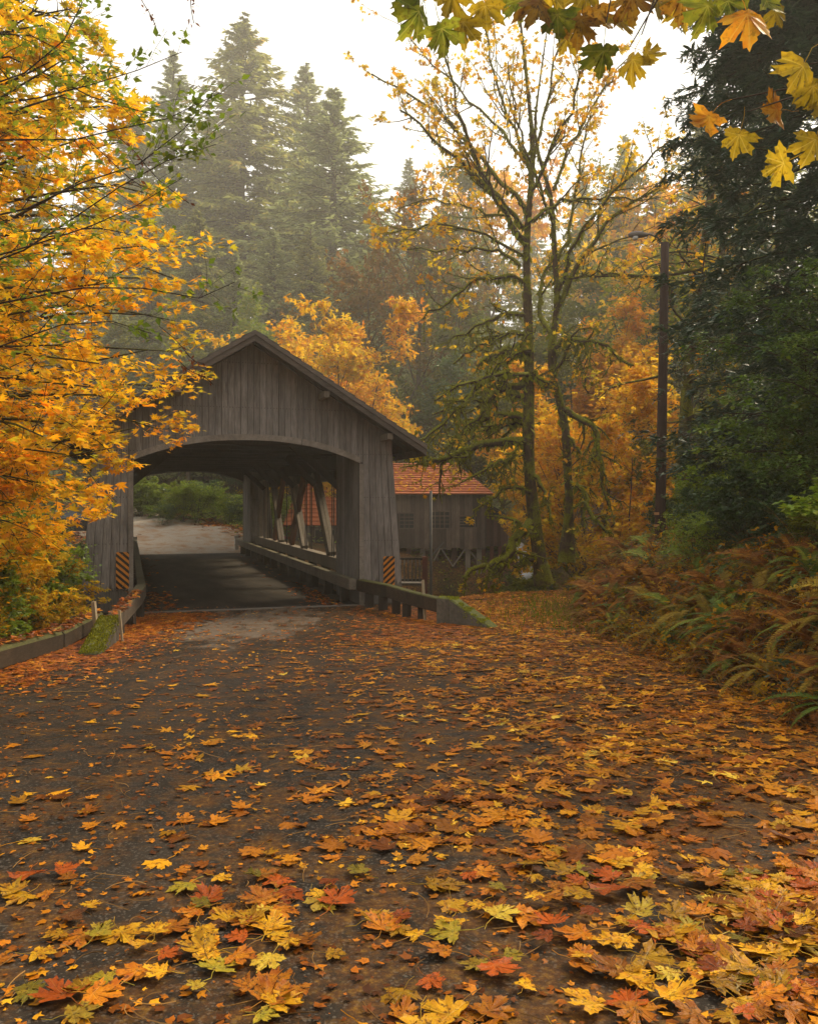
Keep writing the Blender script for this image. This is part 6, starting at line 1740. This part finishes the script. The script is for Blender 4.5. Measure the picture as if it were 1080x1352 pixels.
# ------------------------------------------------------------------ FALLEN LEAVES
rng = np.random.default_rng(900)
def fl_density(x, y):
    u, s = us(x, y)
    g = np.clip(.5 + .55 * wob(x, y, 1.7, 4.) + .35 * wob(x, y, 4.1, 9.), 0, 1.4)
    side = np.interp(x + .35 * wob(x, y, .7, 2.), [-5.9, -5.0, -3.5, -1.6, .0, 1.4, 3.4], [.22, .045, .03, .07, .24, .60, 1.0])
    near = np.interp(y, [0, 4, 7, 11, 16, 22], [1.0, 1.0, .95, .85, .8, 1.0])
    dn = side * near * (.10 + g * 1.1)
    # red banks of leaves: left verge and around the rail
    lv = np.exp(-((x - np.interp(y, [8, 12, 16, 20], [-5.7, -5.3, -5.3, -5.4])) / .85) ** 2) * (y > 8) * (y < 20.8) * 1.25
    path = sstep(17.0, 19.5, y) * (x > .2) * 1.7 + np.exp(-((x - .4) / 1.3) ** 2) * (y > 14) * (y < 22) * .5
    dn = np.maximum(dn, np.maximum(lv, path))
    patch = np.exp(-(((x + 3.3) / 1.5) ** 2 + ((y - 18.5) / 2.8) ** 2)); dn *= 1 - .85 * patch
    dn = dn * ((u < .1) | ((s > 4.7) & (u < 3.6)))
    return np.clip(dn, 0, 1.6)
area = 10.6 * 25.5
N = int(area * 330)
x = rng.uniform(-6.6, 5.6, N); y = 2.0 + 25.5 * rng.random(N)
y = np.clip(y, 2, 27.5)
keep = (rng.random(N) * 1.0 < fl_density(x, y)) & (x < edge_r(y) + np.where(y > 18, 1.2, .7)) & (x > edge_l(y) - .5)
x, y = x[keep], y[keep]
z = H(x, y) + .010 + rng.random(len(x)) * .014 * (1 + .6 * (x > .5))
o_ = np.argsort(y); x, y, z = x[o_], y[o_], z[o_]
# only those the frame can see matter for the singles
sx_ = CX + FPX * x / y; sy_ = HY + FPX * (CAM_Z - z) / y
inview = (sx_ > 0) & (sx_ < 1080) & (sy_ < 1352)
idx = np.where(inview)[0][:285]
single = np.zeros(len(x), bool); single[idx] = True
LM = []
for k in range(8):
    cz = [.04, -.08, .14, .02, -.18, .08, .24, -.03][k]
    V, F3, F4, tv = maple_hi(cz, .05 if cz > 0 else -.05, k + 20, .35 * (k % 3 == 1) + .18 * (k % 3 == 2))
    LM.append(mesh_np('maple_leaf', V, [F3, F4], np.stack([tv * 0 + .5, tv, tv * 0 + .5], -1), smooth=True)); LM[-1].materials.append(M['leaf golden'])
curlname = ['flat', 'arched', 'cupped', 'flat', 'humped', 'slightly cupped', 'strongly curled', 'flat']
cols = ['golden', 'golden', 'golden', 'golden', 'pale yellow', 'orange', 'orange', 'orange', 'orange', 'rust red', 'rust red', 'yellow-green']
for k in idx:
    c = cols[int(rng.integers(len(cols)))] if rng.random() > .05 else 'dark brown'; m = int(rng.integers(8))
    o = bpy.data.objects.new('maple_leaf', LM[m]); COL.objects.link(o)
    o.material_slots[0].link = 'OBJECT'; o.material_slots[0].material = M['leaf ' + c]
    s = rng.uniform(.07, .15) * (1.1 if sx_[k] > 350 else 1)
    tiltm = .04 if x[k] < 0 else .10
    o.location = (x[k], y[k], z[k] + .010 + (.010 if x[k] > .3 else 0)); o.scale = (s * rng.uniform(.65, 1.05), s, s)
    o.rotation_euler = (rng.normal(0, tiltm), rng.normal(0, tiltm), rng.uniform(0, 6.28))
    col_ = 'left' if sx_[k] < 270 else ('left centre' if sx_[k] < 540 else ('right centre' if sx_[k] < 810 else 'far right'))
    row_ = 'bottom edge' if sy_[k] > 1240 else ('just above bottom' if sy_[k] > 1130 else 'farther')
    tag(o, f'{c} {curlname[m]} leaf, {col_} of near road, {row_}', 'leaf', 'fallen maple leaves on the near road')
rest = ~single
xr2, yr2, zr2 = x[rest], y[rest], z[rest]
n = len(xr2)
pos = np.stack([xr2, yr2, zr2], -1)
yd = rng.normal(0, 1, (n, 3)); yd[:, 2] *= .1
tilt = np.where(xr2 > .5, .10, .04)[:, None]
no = rng.normal(0, 1, (n, 3)) * tilt + np.array([0, 0, 1.])
sc = rng.uniform(.05, .165, n); xsq = rng.uniform(.45, 1.05, n)
ti = tint_of(rng, pos, 1.2, 7.)
ti[:, 1] = rng.random(n) ** .8 * .75 + ti[:, 1] * .25
red = ((xr2 < -3.9) & (yr2 > 9)) | ((yr2 > 15) & (xr2 < 1.2))
nearm = yr2 < 5.6
hiV = [maple_hi(c_, .06, 40 + i, .2 * i) for i, c_ in enumerate((.06, -.08, .18, -.2))]
grp = rng.integers(0, 4, n)
for nm, sel, mat, lab in (('fallen_leaves', ~red, 'litter', 'fallen golden and orange maple leaves scattered over the road'), ('fallen_red_leaves', red, 'litter_red', 'fallen red brown leaves banked along the verge and bridge mouth')):
    parts = []
    for g_ in range(4):
        s_ = sel & nearm & (grp == g_)
        if s_.any():
            V, F3, F4, tv = hiV[g_]; parts.append(scatter((V, F3, F4), pos[s_], yd[s_], no[s_], sc[s_], ti[s_], xsq[s_]))
    for cu in (.12, -.16):
        s_ = sel & ~nearm & ((grp % 2 == 0) if cu > 0 else (grp % 2 == 1))
        if s_.any(): parts.append(scatter(tmpl_mid(cu), pos[s_], yd[s_], no[s_], sc[s_] * 1.0, ti[s_], xsq[s_]))
    o = build_leaves(nm, parts, mat); tag(o, lab, 'leaves', kind='stuff')
def tmpl_torn():
    V = [(-.3, 0, 0), (.1, -.12, .03), (.5, .25, 0), (.18, .42, .06), (.3, .9, 0), (-.12, .55, .02), (-.5, .62, .05)]
    return np.array(V, float), np.array([(0, 1, 3), (1, 2, 3), (3, 4, 5), (0, 3, 5), (0, 5, 6)]), None
# crumbs of leaf, needles and stalks
N = 80000
x = rng.uniform(-6.2, 5.2, N); y = 2.2 + 20 * rng.random(N) ** 1.7
k = (rng.random(N) < .18 + fl_density(x, y)) & (x < edge_r(y) + .6); x, y = x[k], y[k]; n = len(x)
pos = np.stack([x, y, H(x, y) + .008 + rng.random(n) * .01], -1); yd = rng.normal(0, 1, (n, 3)); yd[:, 2] *= .08
V, Fs, T = scatter(tmpl_torn(), pos, yd, rng.normal(0, .16, (n, 3)) + np.array([0, 0, 1.]), rng.uniform(.008, .055, n), tint_of(rng, pos, 1.2, 1.))
o = link_mesh('leaf_crumbs', mesh_np('leaf_crumbs', V, Fs, T), M['litter']); tag(o, 'crumbled leaf pieces pressed on the asphalt', 'leaves', kind='stuff')
N = 6500
x = rng.uniform(-5.5, 4.6, N); y = 2.3 + 13 * rng.random(N) ** 1.6
k = rng.random(N) < .22 + fl_density(x, y); x, y = x[k], y[k]; n = len(x)
a = rng.uniform(0, 6.28, n); L = rng.uniform(.05, .26, n); Pn = np.empty((n, 5, 3)); Pn[:, 0] = np.stack([x, y, H(x, y) + .02], -1); d = np.stack([np.cos(a), np.sin(a), rng.normal(.05, .06, n)], -1)
cv = rng.normal(0, .22, n)
for i in range(1, 5):
    d = nrm(np.stack([d[:, 0] * np.cos(cv) - d[:, 1] * np.sin(cv), d[:, 0] * np.sin(cv) + d[:, 1] * np.cos(cv), d[:, 2] - .03], -1)); Pn[:, i] = Pn[:, i - 1] + d * (L / 4)[:, None]
V, F = tubes(Pn, np.full((n, 5), .0021), 3); T = np.repeat(np.stack([rng.random(n)] * 3, -1), 15, 0)
o = link_mesh('leaf_stalks', mesh_np('leaf_stalks', V, [F], T), M['dry_stalk']); tag(o, 'thin loose leaf stalks lying on the road', 'leaves', kind='stuff')
# thin scatter on the bridge deck, gravel road, rail tops and the mill roof
def sprinkle(name, label, pts, size, mat='litter', tm=None, nspread=.2):
    n = len(pts); rg = np.random.default_rng(n); yd = rg.normal(0, 1, (n, 3)); yd[:, 2] *= .1
    V, Fs, T = scatter(tm or tmpl_lobed(), pts, yd, rg.normal(0, nspread, (n, 3)) + np.array([0, 0, 1.]), size * rg.uniform(.6, 1.2, n), np.stack([rg.random(n), rg.random(n), rg.random(n)], -1))
    o = link_mesh(name, mesh_np(name, V, Fs, T), M[mat]); tag(o, label, 'leaves', kind='stuff')
q = []
for k in range(420):
    s0 = rng.choice([-1, 1]) * (2.75 - abs(rng.normal(0, .45))) * .88; u0 = rng.uniform(.1, 23.5) ** 1.0
    if rng.random() < .75: u0 = rng.uniform(.1, 5)
    x_, y_ = xy_of(u0, s0); q.append((x_, y_, .012))
sprinkle('deck_leaves', 'red brown leaves along the edges of the bridge deck', np.array(q), .13, 'litter_red')
q = []
for k in range(3200):
    u0 = rng.uniform(24.3, 50); sd = rng.choice([-1, 1]); s0 = far_axis_s(u0) + sd * (5.6 - abs(rng.normal(0, 1.1)))
    x_, y_ = xy_of(u0, s0); q.append((x_, y_, h1(x_, y_) + .03))
sprinkle('gravel_leaves', 'fallen leaves along the edges of the gravel road', np.array(q), .2, 'litter_red')
q = []
for k in range(240):
    px = rng.uniform(520, 636); f_ = rng.uniform(.04, .85); X = (px - CX) * MD / FPX
    q.append((X, MD - .45 + f_ * 3.92, ze + (zr - ze) * f_ + .13))
q = [p for p in q if p[0] < mx(642) - 1.9 * (p[1] - MD + .45) / 3.9 + .1]
sprinkle('roof_leaves', 'yellow leaves lying on the red mill roof', np.array(q), .17, 'gold_leaf', nspread=.3)
q = []
for (p0, p1, z0, z1, wdt) in ((pl[1], pl[3], .69, .69, .2), ((-6.05, 17.0), (-5.62, 13.95), .54, .60, .3), ((-5.60, 13.9), (-5.35, 9.4), .62, .88, .3)):
    for k in range(95):
        a = rng.random(); q.append((p0[0] + (p1[0] - p0[0]) * a + rng.uniform(-.5, .5) * wdt, p0[1] + (p1[1] - p0[1]) * a, z0 + (z1 - z0) * a + .01))
sprinkle('curb_leaves', 'leaves lying on top of the log curbs', np.array(q), .13, 'litter_red')

# ------------------------------------------------------------------ the air
HZ = 0.0014
t = NT('haze_air')
pv = t.t.nodes.new('ShaderNodeVolumePrincipled'); pv.inputs['Density'].default_value = HZ; pv.inputs['Color'].default_value = (.98, .94, .85, 1); pv.inputs['Anisotropy'].default_value = 0.4
t.l(pv.outputs[0], t.out.inputs['Volume'])
hz = MB().box(-152, 152, -45, 250, -70, 120).build('haze', t.m); tag(hz, kind='stuff'); hz['label'] = 'thin pale autumn mist through the whole valley'

# labels that repeat get their order from left to right across the view
ORD = ['first', 'second', 'third', 'fourth', 'fifth', 'sixth', 'seventh', 'eighth', 'ninth', 'tenth', 'eleventh', 'twelfth']
byl = {}
bpy.context.view_layer.update()
for o in S.objects:
    if o.get('category') and o.get('label'): byl.setdefault(o['label'], []).append(o)
for lb, os_ in byl.items():
    if len(os_) < 2: continue
    os_.sort(key=lambda q: q.matrix_world.translation.x / max(q.matrix_world.translation.y, .1))
    for i, q in enumerate(os_):
        w_ = 'leftmost' if i == 0 else ((ORD[i] if i < 12 else f'{i + 1}th') + ' from left')
        q['label'] = lb + ', ' + w_
